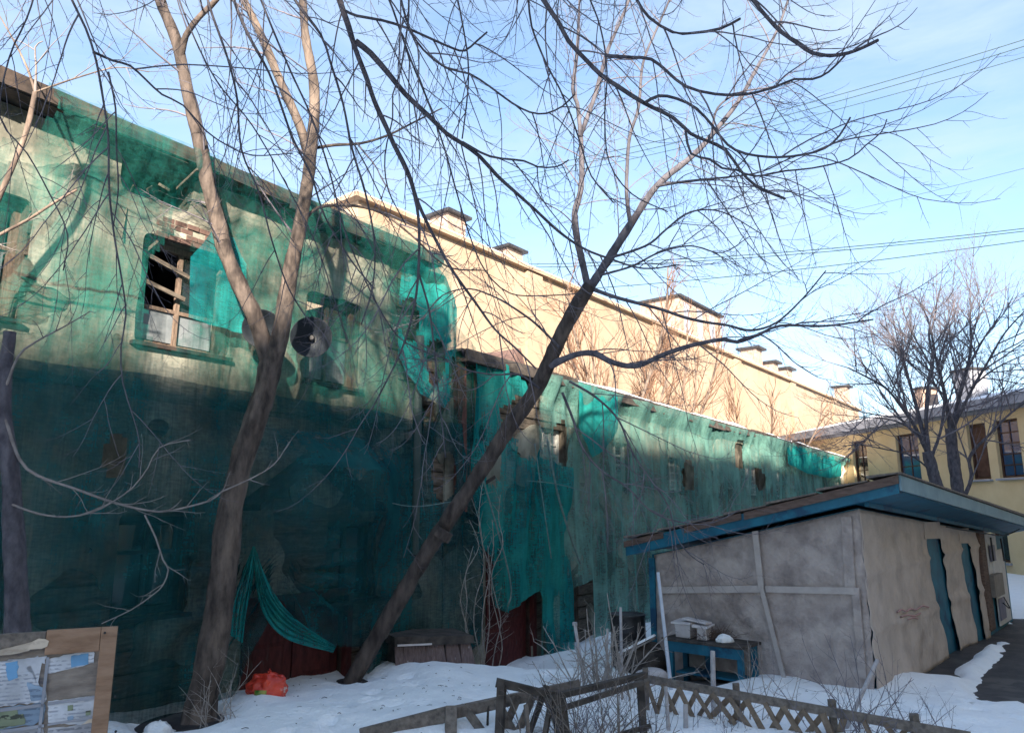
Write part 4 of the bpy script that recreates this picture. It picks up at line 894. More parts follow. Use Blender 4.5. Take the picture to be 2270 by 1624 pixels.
# battens nailed over the gable sheet
def gpx(x, y): p = on_plane(x, y, SH_C0, SH_V); return (p-SH_C0).dot(SH_W), p.z
def batten(x0, y0, x1, y1, w, off=0.085, nm='batten', mat='batten'):
    u0, z0 = gpx(x0, y0); u1, z1 = gpx(x1, y1)
    return sb(wonky(MB().bar(shp(-off,u0,z0), shp(-off,u1,z1), 0.02, w, up=SH_V.cross(shp(0,u1,z1)-shp(0,u0,z0))), 0.004), nm, mat, swall)
batten(1470,1306,1698,1303,0.10); batten(1702,1304,1898,1308,0.09, off=0.09); batten(1680,1176,1694,1300,0.085, off=0.115); batten(1694,1298,1752,1528,0.065, off=0.12)
batten(1879,1145,1888,1300,0.14, off=0.075, mat='tarp'); batten(1900,1300,1916,1500,0.10, off=0.09, mat='tarp')
# far end of the long wall: boards, meter box, white door
def lw(x0, x1, y0, y1, nm, mat, q=0.02, th=0.03, tilt=0):
    ym = (y0+y1)/2; a_0, a_1 = apx(x0, ym)[0], apx(x1, ym)[0]; z1 = apx((x0+x1)/2, y0)[1]; z0 = apx((x0+x1)/2, y1)[1]
    return sb(MB().box(shp(a_0,q,z0), SH_V*(a_1-a_0), SH_W*th, (0,0,z1-z0)), nm, mat, swall, bevel=0.006)
lw(2172,2183,1176,1400,'post','brown_board',0.02,0.07); lw(2183,2206,1182,1270,'panel','white_paint',0.01)
lw(2184,2205,1270,1320,'meter_box','meter_box',0.015,0.16); lw(2186,2198,1322,1398,'panel','brown_board',0.02); lw(2200,2226,1215,1385,'panel','white_paint',0.035)
lw(2206,2219,1322,1372,'panel','purple_grey',0.07,0.02); lw(2186,2196,1207,1243,'vent','purple_grey',0.06,0.03)
for (x0, y0, x1, y1) in [(2181,1190,2188,1242),(2204,1192,2212,1242)]:
    a_0, z0 = apx(x0, y0); a_1, z1 = apx(x1, y1); sb(MB().rod(shp(a_0,0.12,z0), shp(a_1,0.12,z1), 0.02), 'conduit', 'black_cable', swall)
# cables under the eave
for k in range(3):
    pts = [shp(apx(2075+k*14,1170)[0], 0.16, wt(5,0)-0.03-k*0.03), shp(7.6, 0.2, wt(7.6,0)-0.05), shp(9.6, 0.3, wt(9.6,0)-0.02), shp(11.3, 0.7, roof_z(11.3,0.6)-0.02)]
    pipe(pts, 0.012, 'cable', 'black_cable', swall if False else shed, 6)
mdl = [shp(apx(2200,1310)[0], 0.2, apx(2200,1322)[1]), shp(apx(2208,1310)[0], 0.22, apx(2204,1350)[1]), shp(apx(2196,1310)[0], 0.2, apx(2196,1335)[1])]
pipe(mdl, 0.012, 'cable', 'black_cable', shed, 6)
# blue corner post and pale plank lip at the back corner of the gable
sb(MB().box(shp(-0.07,-SWD-0.03,-0.6), SH_V*0.07, SH_W*0.10, (0,0,2.2)), 'corner_post', 'blue_paint')

# ================================================================ THINGS IN FRONT OF THE SHED
def rel(mb, root): mb.v = [tuple(Vector(v)-root.location) for v in mb.v]; return mb
tb = at(1555, 1500, 11.5); tbz = gz(tb.x, tb.y)
tv = (at(1640,1425,11.1)-at(1478,1425,11.9)); tv.z = 0; TW = tv.length; tv.normalize(); tn = Vector((tv.y, -tv.x, 0))
o0 = at(1476,1425,11.75); o0.z = 0
ttop = at(1555,1417,11.5).z
table = thing('workbench', 'blue painted workbench with open shelf against the tarpaulin shed gable', 'bench', loc=(o0.x, o0.y, tbz))
def tp(a, b, z): return Vector((o0.x, o0.y, 0))+tv*a-tn*b+Vector((0,0,z))
rel(MB().box(tp(-0.05,-0.05,ttop-0.04), tv*(TW+0.1), -tn*0.62, (0,0,0.04)), table).build('table_top', 'dark_timber', table, bevel=0.004)
rel(MB().box(tp(0,0,ttop-0.19), tv*TW, -tn*0.03, (0,0,0.148)), table).build('apron', 'blue_paint', table)
for (a, b) in [(0,0.0),(TW-0.08,0.0),(0,0.44),(TW-0.08,0.44),(TW*0.34,0.4)]:
    rel(MB().box(tp(a,b+0.031,tbz-0.15), tv*0.08, -tn*0.07, (0,0,ttop-0.042-tbz+0.15)), table).build('leg', 'blue_paint', table, bevel=0.004)
rel(MB().box(tp(0.09,0.10,tbz+0.05), tv*(TW-0.18), -tn*0.4, (0,0,0.03)), table).build('shelf', 'blue_paint', table)
rel(MB().add([tp(0.14,0.42,tbz+0.10), tp(0.40,0.42,tbz+0.14), tp(0.40,0.42,ttop-0.22), tp(0.14,0.42,ttop-0.2)]+[tp(0.14,0.44,tbz+0.10), tp(0.40,0.44,tbz+0.14), tp(0.40,0.44,ttop-0.22), tp(0.14,0.44,ttop-0.2)], [(0,1,2,3),(7,6,5,4),(0,4,5,1),(1,5,6,2),(2,6,7,3),(3,7,4,0)]), table).build('back_panel', 'meter_box', table)
# things on the bench
def bin_(a, b, w, d, h, flare, label, nm, mat, lid):
    r = thing(nm, label, 'container', loc=tp(a+w/2, b+d/2, ttop))
    z = ttop+0.002
    k = [tp(a,b,z), tp(a+w,b,z), tp(a+w,b+d,z), tp(a,b+d,z), tp(a-flare,b-flare,z+h), tp(a+w+flare,b-flare,z+h), tp(a+w+flare,b+d+flare,z+h), tp(a-flare,b+d+flare,z+h)]
    rel(MB().hexa(k), r).build('body', mat, r, bevel=0.006)
    if lid: rel(wonky(MB().hexa([tp(a-0.05,b-0.04,z+h+0.003), tp(a+w+0.04,b-0.05,z+h+0.003), tp(a+w+0.05,b+d,z+h+lid), tp(a-0.04,b+d,z+h+0.03), tp(a-0.05,b-0.04,z+h+0.03), tp(a+w+0.04,b-0.05,z+h+0.03), tp(a+w+0.05,b+d,z+h+0.03+lid), tp(a-0.04,b+d,z+h+0.06)]), 0.006), r).build('lid', mat, r)
    return r
bin_(0.10,0.12,0.24,0.2,0.19,0.01,'pale square box with loose flat lid on the left of the blue workbench','storage_box','white_box',0.03)
bin_(0.46,0.10,0.16,0.18,0.17,-0.01,'small white plastic tub beside the lidded box on the workbench','plastic_tub','white_box',0.02)
rr2 = thing('plank_offcut', 'pale sloping board lying across the box and tub on the workbench', 'board', loc=tp(0.4,0.2,ttop))
rel(wonky(MB().bar(tp(0.22,0.2,ttop+0.275), tp(0.64,0.16,ttop+0.24), 0.16, 0.025), 0.004), rr2).build('board', 'white_box', rr2)
# dome of snow or stone on the bench right end
def blob(name, label, cat, p, rx, ry, rz, mat, seed, amp=0.25, flat=0.0, seg=22, ring=14, freq=2.2, octv=4):
    V = []; Fc = []
    for j in range(ring+1):
        th = math.pi*j/ring
        for i in range(seg):
            ph = 2*math.pi*i/seg; d = Vector((math.sin(th)*math.cos(ph), math.sin(th)*math.sin(ph), math.cos(th)))
            k = 1+amp*noise.fractal(d*freq+Vector((seed,seed,seed)), 1, 2, octv)
            z = d.z*rz*k
            if z < -flat*rz: z = -flat*rz
            V.append((d.x*rx*k, d.y*ry*k, z))
    for j in range(ring):
        for i in range(seg): Fc.append((j*seg+i, (j+1)*seg+i, (j+1)*seg+(i+1)%seg, j*seg+(i+1)%seg))
    m_ = MB(); m_.v = V; m_.f = Fc; o = m_.build(name, mat, None, smooth=True); o.location = p
    return tag(o, label, cat)
blob('snow_lump', 'small white snow lump on the right end of the blue workbench', 'snow', tp(TW*0.72,0.2,ttop+0.02), 0.13, 0.09, 0.085, 'snow', 3.0, 0.2, 0.3)
# dried brush heap on the bench
hp = thing('twig_heap', 'dark tangled heap of dry twigs in the middle of the workbench', 'twigs', loc=tp(TW*0.55,0.28,ttop))
br = []
for k in range(220):
    p = Vector((random.gauss(0,0.11), random.gauss(0,0.08), random.uniform(0.0,0.06))); d = Vector((random.gauss(0,1), random.gauss(0,0.6), abs(random.gauss(0.3,0.6))))
    pts = shoot(p, d, random.uniform(0.08,0.26), 5, 0.2, 0.0, 0.3); br.append((pts, [0.003]*5))
link('twigs', tube_mesh('twigs', br, 3), 'brown_board', hp)['kind'] = 'stuff'
# junk left of the bench: dark drum, leaning snowy plank, dark heap
def lathe(prof, k=24):
    m_ = MB(); vs_ = []
    for (r, z) in prof: vs_ += [(r*math.cos(2*math.pi*i/k), r*math.sin(2*math.pi*i/k), z) for i in range(k)]
    fs_ = []
    for j in range(len(prof)-1):
        for i in range(k): fs_.append((j*k+i, j*k+(i+1)%k, (j+1)*k+(i+1)%k, (j+1)*k+i))
    return m_.add(vs_, fs_)
p = at(1392,1408,13.4); gd = gz(p.x, p.y)
dr = lathe([(0.0,0.0),(0.30,0.0),(0.31,0.02),(0.30,0.06),(0.30,0.28),(0.315,0.30),(0.30,0.32),(0.30,0.56),(0.315,0.58),(0.30,0.60),(0.30,0.82),(0.31,0.85),(0.29,0.86),(0.28,0.83),(0.0,0.83)]).build('steel_drum', 'iron_dark', None, smooth=True); dr.location = (p.x, p.y, gd-0.02)
tag(dr, 'dark round steel drum behind the dry bush left of the shed', 'drum')
blob('junk_heap', 'dark rounded heap of junk between the snow bank and the blue post', 'heap', at(1428,1455,12.4)+Vector((0,0,-0.12)), 0.34, 0.3, 0.36, 'dark_timber', 8.0, 0.3, 0.6)
pk_ = thing('leaning_plank', 'snow dusted plank leaning on the dark junk heap', 'plank', loc=at(1420,1430,12.2))
rel(wonky(MB().bar(at(1372,1452,12.3), at(1452,1412,12.1), 0.16, 0.03), 0.006), pk_).build('board', 'grey_wood', pk_)
rel(wonky(MB().bar(at(1372,1448,12.3)+Zv*0.018, at(1450,1409,12.1)+Zv*0.018, 0.13, 0.03), 0.01), pk_).build('snow_layer', 'snow', pk_)
blob('stone_block', 'pale squarish block lying in the snow beneath the blue post', 'block', at(1445,1500,11.7)+Vector((0,0,0.0)), 0.26, 0.16, 0.14, 'white_box', 1.3, 0.12, 0.8, freq=1.2)
# white pipe leaning by the post, stakes in the garden
def stake(x0, y0, x1, y1, d0, d1, r, mat, label, group, nm='garden_stake', knob=False):
    a = at(x0, y0, d0); b = at(x1, y1, d1)
    o = thing(nm, label, 'stake', group, loc=b)
    rel(MB().rod(b, a, r*1.05, r*0.92, 8), o).build('shaft', mat, o)
    if knob: rel(MB().rod(a-Zv*0.005, a+Zv*0.035, r*1.5, r*1.35, 8), o).build('cap', mat, o)
    return o
gs = 'stakes in the garden'
stake(1458,1268,1500,1640,10.3,9.6,0.024,'pipe_pale','tall pale metal pipe leaning before the blue corner post of the shed',gs,'metal_pipe')
stake(1274,1384,1302,1560,10.2,9.8,0.023,'stake','pale knob topped stake left of the dry bush',gs, knob=True)
stake(1375,1345,1378,1520,10.4,10.2,0.020,'stake','tall thin pale stake in the middle of the dry bush',gs)
stake(1346,1392,1342,1560,9.9,9.7,0.016,'stake','thin short stake between two pale stakes in the dry bush',gs)
stake(1579,1442,1584,1680,8.9,8.5,0.030,'stake','grey square cut stake standing before the blue workbench',gs)
stake(1519,1560,1521,1690,7.9,7.7,0.026,'stake','short pale stake low between the grey stake and the timber frame',gs)
stake(1475,1520,1486,1690,7.8,7.6,0.020,'stake','short thin stake at the foot of the metal pipe',gs)
stake(1082,1560,1078,1660,7.6,7.5,0.012,'dark_timber','thin dark stick standing in snow left of the timber frame',gs)
stake(1944,1462,1848,1670,8.1,7.6,0.022,'stake','long pale stick leaning left in front of the bare rose bush',gs,'leaning_stick', knob=False)

# ================================================================ GARDEN FENCES
fa = thing('rail_fence', 'low broken wooden rail fence with slanting slats at the bottom centre', 'fence', loc=at(1000,1640,7.5))
def fbar(root, x0, y0, d0, x1, y1, d1, w, h, nm, mat, wk=0.006):
    return rel(wonky(MB().bar(at(x0,y0,d0), at(x1,y1,d1), w, h), wk), root).build(nm, mat, root)
fbar(fa, 800,1632,7.4, 993,1582,7.5, 0.035, 0.15, 'rail', 'grey_wood'); fbar(fa, 1006,1578,7.5, 1285,1515,7.9, 0.04, 0.10, 'rail', 'grey_wood')
fbar(fa, 1000,1566,7.46, 998,1720,7.2, 0.11, 0.10, 'post', 'grey_wood'); 
fbar(fa, 960,1585,7.56, 955,1700,7.4, 0.13, 0.03, 'slat', 'grey_wood')
for (x0, x1) in [(1028,1118),(1100,1175),(1150,1085),(1185,1120),(1205,1270)]:
    fbar(fa, x0, 1568-(x0-1006)*0.2, 7.55, x1, 1690, 7.35, 0.02, 0.085, 'slat', 'grey_wood')
fb = thing('lattice_fence', 'low lattice fence with crossed tan slats in front of the shed', 'fence', loc=at(1700,1600,8.0))
LA, LB = at(1425,1502,8.6), at(2150,1632,6.9)
rel(wonky(MB().bar(LA, LB, 0.035, 0.085), 0.006), fb).build('rail', 'grey_wood', fb)
Ld = (LB-LA); LN = Ld.copy(); LN.z = 0; LN.normalize(); LN = Vector((LN.y, -LN.x, 0))
nX = 17
for k in range(nX):
    f = (k+0.3)/nX; f2 = (k+1.35)/nX
    if k in (11, 14): continue
    one = k in (6, 12, 15)
    top = LA+Ld*f; top2 = LA+Ld*min(0.99, f2)
    dz = Zv*random.uniform(0.28,0.38); j = random.uniform(-0.025,0.025)
    rel(wonky(MB().bar(top+LN*0.03-Zv*0.02, top2+LN*0.03-dz+Ld*j, 0.018, random.uniform(0.038,0.058)), 0.006), fb).build('slat', 'tan_slat', fb)
    if not one: rel(wonky(MB().bar(top2-LN*0.03-Zv*0.02, top-LN*0.03-dz-Ld*j, 0.018, random.uniform(0.038,0.058)), 0.006), fb).build('slat', 'tan_slat', fb)
for f in (0.0, 0.33, 0.63, 0.86):
    p = LA+Ld*f; rel(wonky(MB().bar(p+Zv*0.10-LN*0.06, p-Zv*0.55-LN*0.06, 0.05, 0.06), 0.004), fb).build('post', 'grey_wood', fb)
tf = thing('timber_frame', 'dark crooked timber frame overgrown by the dry bush at the bottom centre', 'trellis', loc=at(1260,1640,7.3))
fbar(tf, 1112,1508,7.3, 1100,1720,7.1, 0.072, 0.072, 'post', 'dark_timber', 0.012); fbar(tf, 1100,1512,7.3, 1232,1540,7.35, 0.072, 0.065, 'beam', 'dark_timber', 0.012)
fbar(tf, 1215,1545,7.3, 1432,1496,7.6, 0.065, 0.050, 'beam', 'dark_timber', 0.012); fbar(tf, 1228,1572,7.1, 1425,1512,7.4, 0.043, 0.043, 'beam', 'dark_timber', 0.01)
fbar(tf, 1418,1496,7.55, 1434,1720,7.3, 0.065, 0.065, 'post', 'dark_timber', 0.01); fbar(tf, 1300,1648,7.2, 1442,1606,7.35, 0.036, 0.043, 'beam', 'dark_timber', 0.01)
fbar(tf, 1236,1540,7.25, 1256,1720,7.0, 0.101, 0.108, 'post', 'dark_timber', 0.02); fbar(tf, 1212,1518,7.4, 1148,1690,7.2, 0.050, 0.043, 'brace', 'dark_timber', 0.01); fbar(tf, 1165,1560,7.2, 1178,1700,7.0, 0.036, 0.036, 'brace', 'grey_wood', 0.008)
fbar(tf, 1220,1550,7.2, 1196,1700,7.0, 0.043, 0.043, 'post', 'dark_timber', 0.01)

# ================================================================ LEFT SIDE: CRATE, BAG, NOTICE BOARD
cr = thing('wooden_crate', 'old brown panelled crate with a sagging lid half buried in snow', 'crate', loc=at(958,1480,11.2))
cxv = (at(1052,1470,11.6)-at(876,1470,10.9)); cxv.z = 0; CW = cxv.length; cxv.normalize(); cn = Vector((cxv.y, -cxv.x, 0)); co = at(876,1500,10.9); cz0 = co.z-0.2; ctop = at(876,1434,10.9).z
co.z = 0
def cpn(a, b, z): return co+cxv*a-cn*b+Vector((0,0,z))
rel(MB().hexa([cpn(0.03,0.06,cz0), cpn(CW+0.02,0.06,cz0), cpn(CW,0.6,cz0), cpn(0,0.6,cz0), cpn(0.02,0.09,ctop), cpn(CW-0.08,0.09,ctop-0.05), cpn(CW-0.08,0.6,ctop-0.05), cpn(0.02,0.6,ctop)]), cr).build('body', 'dark_timber', cr)
nb = 5; xs = [0, 0.13, 0.47, 0.78, 1.02, 1.25]; sc = CW/1.25
for k in range(nb):
    a, b = xs[k]*sc+0.006, xs[k+1]*sc-0.006; sl_ = 0.10
    rel(wonky(MB().hexa([cpn(a+sl_*0.1,-0.06,cz0), cpn(b+sl_*0.4,-0.06,cz0), cpn(b+sl_*0.4,-0.03,cz0), cpn(a+sl_*0.1,-0.03,cz0), cpn(a,0.05,ctop-0.04*a), cpn(b-0.02*k*0.5,0.05,ctop-0.04*b), cpn(b-0.02*k*0.5,0.08,ctop-0.04*b), cpn(a,0.08,ctop-0.04*a)]), 0.006), cr).build('panel', 'crate', cr)
rel(wonky(MB().hexa([cpn(-0.03,-0.02,ctop+0.01), cpn(CW-0.03,-0.02,ctop-0.05), cpn(CW-0.03,0.6,ctop-0.02), cpn(-0.03,0.6,ctop+0.05), cpn(-0.02,0.0,ctop+0.15), cpn(CW-0.04,0.0,ctop+0.06), cpn(CW-0.06,0.6,ctop+0.08), cpn(-0.02,0.6,ctop+0.17)]), 0.012), cr).build('lid', 'dark_timber', cr)
rel(wonky(MB().bar(cpn(0.0,-0.035,ctop+0.03), cpn(CW*0.42,-0.035,ctop+0.005), 0.02, 0.02), 0.004), cr).build('strap', 'white_box', cr)
bp = at(592,1530,9.15)
bag = blob('plastic_bag', 'stuffed bright red plastic bag lying on the snow by the red doors', 'bag', bp+Vector((0,0,-0.0)), 0.225, 0.17, 0.20, 'bag', 5.0, 0.20, 0.62, 72, 48, 2.4, 2)
me = MB(); 
for (th, ph, s_) in [(0.1,-0.5,0.07)]:
    pass
V = []; Fc = []
for j in range(6):
    for i in range(6):
        x = -0.09+0.028*i; z = -0.075+0.024*j; k = 1-(x/0.225)**2-(z/0.17)**2
        V.append((x, -0.172*math.sqrt(max(0.05,k))*1.10-0.004*math.sin(i*2.1+j), z))
for j in range(5):
    for i in range(5): a = j*6+i; Fc.append((a, a+1, a+7, a+6))
m_ = MB(); m_.v = V; m_.f = Fc; gp = m_.build('printed_patch', 'bag_green', bag, smooth=True)
# knotted top of the bag
br = []
for k in range(9):
    d = Vector((random.gauss(0,0.7), random.gauss(-0.2,0.4), 1)); br.append((shoot(Vector((random.uniform(-0.02,0.02),0,0.15)), d, random.uniform(0.05,0.11), 4, 0.6, 0, 0.3), [0.012,0.014,0.011,0.006]))
link('knot', tube_mesh('knot', br, 5), 'bag', bag)
# notice board
nd = thing('notice_board', 'wooden notice board covered with torn posters in the lower left corner', 'notice board', loc=(at(262,1385,5.0).x, 5.0, 0))
nbR = at(262,1386,5.0); nbL = at(-160,1408,4.58); nx_ = (nbR-nbL); nx_.z = 0; NW = nx_.length; nx_.normalize(); nn_ = Vector((nx_.y, -nx_.x, 0))
nbo = Vector((nbL.x, nbL.y, 0)); NT = nbR.z; NBOT = NT-1.15
def nbp(a, q, z): return nbo+nx_*a+nn_*q+Vector((0,0,NT-z))      # z measured down from the top edge
def nbuild(mb, nm, mat, par=nd, **k): return rel(mb, nd).build(nm, mat, par, **k)
def nbox(a0, a1, z0, z1, q0, q1, nm, mat, par=nd, bevel=0): return nbuild(MB().box(nbp(a0,q0,z1), nx_*(a1-a0), nn_*(q1-q0), (0,0,z1-z0)), nm, mat, par, bevel=bevel)
nbox(0, NW-0.003, 0.01, 1.15, -0.02, 0.0, 'panel', 'board_panel')
def nap(x, y): p = on_plane(x, y, nbo, nn_); return (p-nbo).dot(nx_), NT-p.z
fwd = 0.092
nbox(NW-fwd, NW, 0, 1.15, 0.001, 0.03, 'frame_plank', 'board_wood', bevel=0.003)
am = nap(105,1400)[0]; nbox(am, NW-fwd-0.002, 0.0, 0.145, 0.001, 0.028, 'frame_plank', 'board_wood', bevel=0.003); nbox(0, am-0.003, 0.008, 0.10, 0.001, 0.024, 'frame_plank', 'grey_wood', bevel=0.003)
for a in (0.08, NW-0.10): nbox(a, a+0.09, 0.05, NT+0.4, -0.11, -0.021, 'post', 'grey_wood')
paper = [print_mat('paper_white', (0.62,0.64,0.70), (0.16,0.18,0.24), 1.0), print_mat('paper_grey', (0.46,0.46,0.50), (0.10,0.11,0.14), 5.0, 10, 0.7), print_mat('paper_blue', (0.34,0.46,0.62), (0.07,0.10,0.16), 9.0, 9, 0.6), print_mat('paper_cyan', (0.16,0.36,0.60), (0.10,0.22,0.40), 3.0, 6, 0.2), print_mat('paper_dark', (0.22,0.26,0.17), (0.03,0.035,0.03), 7.0, 5, 0.9), print_mat('paper_cream', (0.60,0.50,0.40), (0.3,0.22,0.16), 2.0, 8, 0.3)]
def poster(poly, mi, q, label=None, rag=0.010, curl=0.004):
    """torn sheet: picture outline -> thin sheet on the board with ragged edge"""
    pts = [nap(x, y) for x, y in poly]; out = []
    for i, p in enumerate(pts):
        q_ = pts[(i+1)%len(pts)]; L = math.hypot(q_[0]-p[0], q_[1]-p[1]); n_ = max(1, int(L/0.018))
        for k in range(n_):
            f = k/n_; out.append((p[0]+(q_[0]-p[0])*f+random.uniform(-rag,rag)*(k>0), p[1]+(q_[1]-p[1])*f+random.uniform(-rag,rag)*(k>0)))
    bm = bmesh.new(); vs_ = [bm.verts.new(nbp(a, q, z)-nd.location) for a, z in out]
    f = bm.faces.new(vs_); bmesh.ops.triangulate(bm, faces=[f])
    me = bpy.data.meshes.new('poster'); bm.to_mesh(me); bm.free()
    o = link('poster', me, paper[mi], nd); sd = o.modifiers.new('t', 'SOLIDIFY'); sd.thickness = 0.002; sd.offset = 0
    if label: o['label'] = label
    return o
poster([(-160,1478),(40,1462),(105,1452),(100,1470),(60,1476),(80,1510),(102,1528),(101,1553),(-160,1585)], 0, 0.004, 'torn white notice with a bluish streak')
poster([(106,1460),(150,1449),(205,1439),(210,1446),(208,1468),(150,1480),(106,1491)], 0, 0.004, 'torn strip of white poster with blue square', 0.006)
poster([(158,1452),(196,1446),(196,1470),(158,1478)], 3, 0.0065, 'bright blue square printed on a poster', 0.003)
poster([(-160,1600),(0,1568),(98,1557),(95,1600),(-20,1618),(-160,1650)], 2, 0.005, 'blue and white printed poster with a dark photograph')
poster([(-40,1575),(38,1566),(45,1600),(10,1612),(-60,1620)], 4, 0.0075, None, 0.004)
poster([(107,1552),(150,1548),(232,1538),(231,1576),(210,1582),(180,1605),(107,1600)], 0, 0.005, 'pale printed notice with fine text, torn at the lower right', 0.004)
poster([(107,1612),(180,1608),(231,1588),(231,1720),(107,1720)], 1, 0.004, 'weathered grey notice at the bottom of the board', 0.005)
poster([(-160,1640),(-20,1625),(96,1612),(96,1720),(-160,1720)], 1, 0.004, None, 0.006)
poster([(0,1440),(30,1432),(80,1422),(88,1412),(110,1418),(106,1430),(60,1438),(20,1448),(-40,1452)], 5, 0.031, 'torn strip of cream paper stuck to the frame', 0.008)
poster([(222,1472),(231,1462),(232,1492),(224,1488)], 0, 0.005, None, 0.003)
poster([(12,1468),(40,1463),(40,1500),(20,1508)], 3, 0.007, None, 0.006)
poster([(150,1562),(162,1560),(162,1572),(150,1574)], 4, 0.0075, None, 0.002); poster([(190,1574),(201,1572),(201,1582),(190,1584)], 4, 0.0075, None, 0.002); poster([(150,1586),(163,1584),(163,1594),(150,1596)], 2, 0.0075, None, 0.002)
poster([(30,1584),(52,1580),(56,1602),(24,1608)], 4, 0.0095, None, 0.006); poster([(180,1604),(206,1586),(231,1580),(230,1592),(205,1600)], 5, 0.0075, None, 0.005); poster([(60,1510),(102,1528),(101,1546),(70,1552)], 2, 0.0065, None, 0.006)
for (a0, a1, z0, z1) in [(nap(98,1500)[0], nap(105,1500)[0], 0.16, 1.1)]: nbox(a0, a1, z0, z1, 0.0085, 0.014, 'divider_strip', 'trim_grey')
def strip(x0, y0, x1, y1, w, q):
    a0, z0 = nap(x0, y0); a1, z1 = nap(x1, y1); nbuild(MB().bar(nbp(a0,q,z0), nbp(a1,q,z1), 0.006, w, up=Zv), 'divider_strip', 'trim_grey')
strip(-160,1592,98,1560,0.018,0.011); strip(106,1558,232,1541,0.016,0.011); strip(-160,1642,98,1606,0.018,0.011); strip(106,1604,232,1584,0.012,0.009)
for (x, y) in [(256,1540),(257,1617),(233,1400)]:
    a, z = nap(x, y); nbuild(MB().rod(nbp(a,0.03,z), nbp(a,0.036,z), 0.008), 'nail', 'iron_dark')

# ================================================================ TREES
# prm level: spacing, length range, angle, droop, lift, wiggle, points, radius, start fraction
P_BIG = [(0.23,(0.6,2.3),0.8,0.70,1.15,0.08,13,0.0085,0.10), (0.14,(0.14,0.7),0.8,0.40,0.85,0.13,7,0.0040,0.10), (0.075,(0.03,0.13),0.7,0.1,0.35,0.15,3,0.0025,0.12)]
P_OVER = [(0.21,(0.5,2.1),0.85,1.15,1.55,0.07,14,0.0062,0.15), (0.15,(0.10,0.5),0.85,0.45,0.8,0.13,7,0.0031,0.15), (0.09,(0.02,0.09),0.7,0.1,0.35,0.15,3,0.0020,0.2)]
P_FAR = [(0.38,(1.6,3.8),0.7,0.05,0.6,0.09,9,0.024,0.10), (0.30,(0.6,1.6),0.6,0.0,0.55,0.12,7,0.012,0.12), (0.19,(0.25,0.8),0.6,0.0,0.45,0.14,5,0.0068,0.15), (0.14,(0.1,0.35),0.6,0.0,0.3,0.15,3,0.0048,0.2)]
P_THIN = [(0.16,(0.10,0.5),0.8,0.15,0.45,0.16,6,0.0045,0.1), (0.10,(0.03,0.14),0.75,0.1,0.3,0.18,3,0.0025,0.1)]
P_BACK = [(0.40,(1.0,2.6),0.5,0.0,0.6,0.10,7,0.022,0.2), (0.28,(0.4,1.3),0.5,0.0,0.45,0.12,5,0.013,0.15), (0.22,(0.2,0.6),0.5,0.0,0.3,0.14,3,0.009,0.2)]

# tree against the wall, forked
t1 = px_path([(432,1640,8.35),(447,1560,8.38),(470,1440,8.42),(492,1300,8.48),(508,1150,8.52),(530,1040,8.55),(565,930,8.58),(588,860,8.6),(600,800,8.6)], 8.5)
l1 = px_path([(600,815),(580,750),(560,690),(530,630),(500,560),(480,480),(462,415),(446,330),(424,240),(402,140),(385,75),(358,10),(335,-70)], 8.6, 7.9)
l1b = px_path([(398,130),(412,80),(440,40),(480,0),(520,-60)], 8.05, 7.7)
l2 = px_path([(600,815),(622,740),(635,650),(650,570),(668,480),(682,400),(690,330),(697,250),(695,180),(682,110),(674,50),(668,-60)], 8.6, 7.7)
l2b = px_path([(686,360),(668,290),(638,220),(600,130),(570,60),(540,0),(510,-60)], 8.2, 7.4)
l2c = px_path([(690,330),(740,322),(800,318),(860,300),(920,270),(980,240)], 8.25, 7.9)
l2d = px_path([(650,560),(690,470),(760,455),(840,470),(910,520),(990,590),(1080,600)], 8.4, 8.2)
stub = px_path([(470,1405),(440,1440),(428,1500)], 8.3, 8.2)
make_tree('forked_tree', 'thick forked bare tree standing against the wall beside the notice board', None, (t1, 0.160, 0.128),
    [(l1, 0.105, 0.058, 'bark_mid'), (l1b, 0.042, 0.025, 'bark_mid'), (l2, 0.108, 0.042, 'bark_mid'), (l2b, 0.060, 0.038, 'bark_mid'), (l2c, 0.022, 0.008), (l2d, 0.024, 0.007)],
    [(0.42,(0.5,1.5),0.8,0.5,0.5,0.10,9,0.012,0.25)]+P_BIG[1:], bark='bark_mid', sides=26)

# leaning tree
t2 = px_path([(752,1560,10.6),(790,1490,10.55),(880,1335,10.5),(965,1195,10.45),(1045,1075,10.4),(1130,945,10.3),(1190,858,10.2),(1228,775,10.1),(1268,695,9.95),(1308,632,9.8)], 10)
rl = px_path([(1300,648),(1350,572),(1395,501),(1455,413),(1535,345),(1576,301),(1636,225),(1672,160),(1720,72),(1750,-10),(1775,-80)], 9.85, 8.8)
ll = px_path([(1305,645),(1288,570),(1279,531),(1273,475),(1286,426),(1289,360),(1286,295),(1279,229),(1269,197),(1279,115),(1284,0),(1288,-70)], 9.82, 8.7)
lr = px_path([(1286,300),(1296,275),(1318,213),(1332,164),(1348,108),(1371,56),(1394,0),(1420,-70)], 9.2, 8.6)
lx = px_path([(1398,505),(1389,440),(1389,381),(1395,305),(1415,237),(1425,140),(1459,56),(1483,0),(1500,-60)], 9.5, 8.6)
low = px_path([(1215,812),(1254,794),(1287,783),(1320,784),(1352,801),(1392,811),(1424,807),(1464,788),(1516,770),(1565,758),(1605,752),(1634,758),(1680,742),(1729,722),(1832,722),(1935,708)], 10.1, 8.6)
mid = px_path([(1312,640),(1333,648),(1369,660),(1418,673),(1467,686),(1516,703),(1565,714),(1614,721),(1663,732),(1720,715),(1780,660),(1830,600)], 9.8, 8.8)
dn = px_path([(1246,870),(1270,930),(1290,990),(1330,1040),(1390,1080),(1440,1130),(1500,1155),(1570,1160),(1640,1130)], 10.0, 9.2)
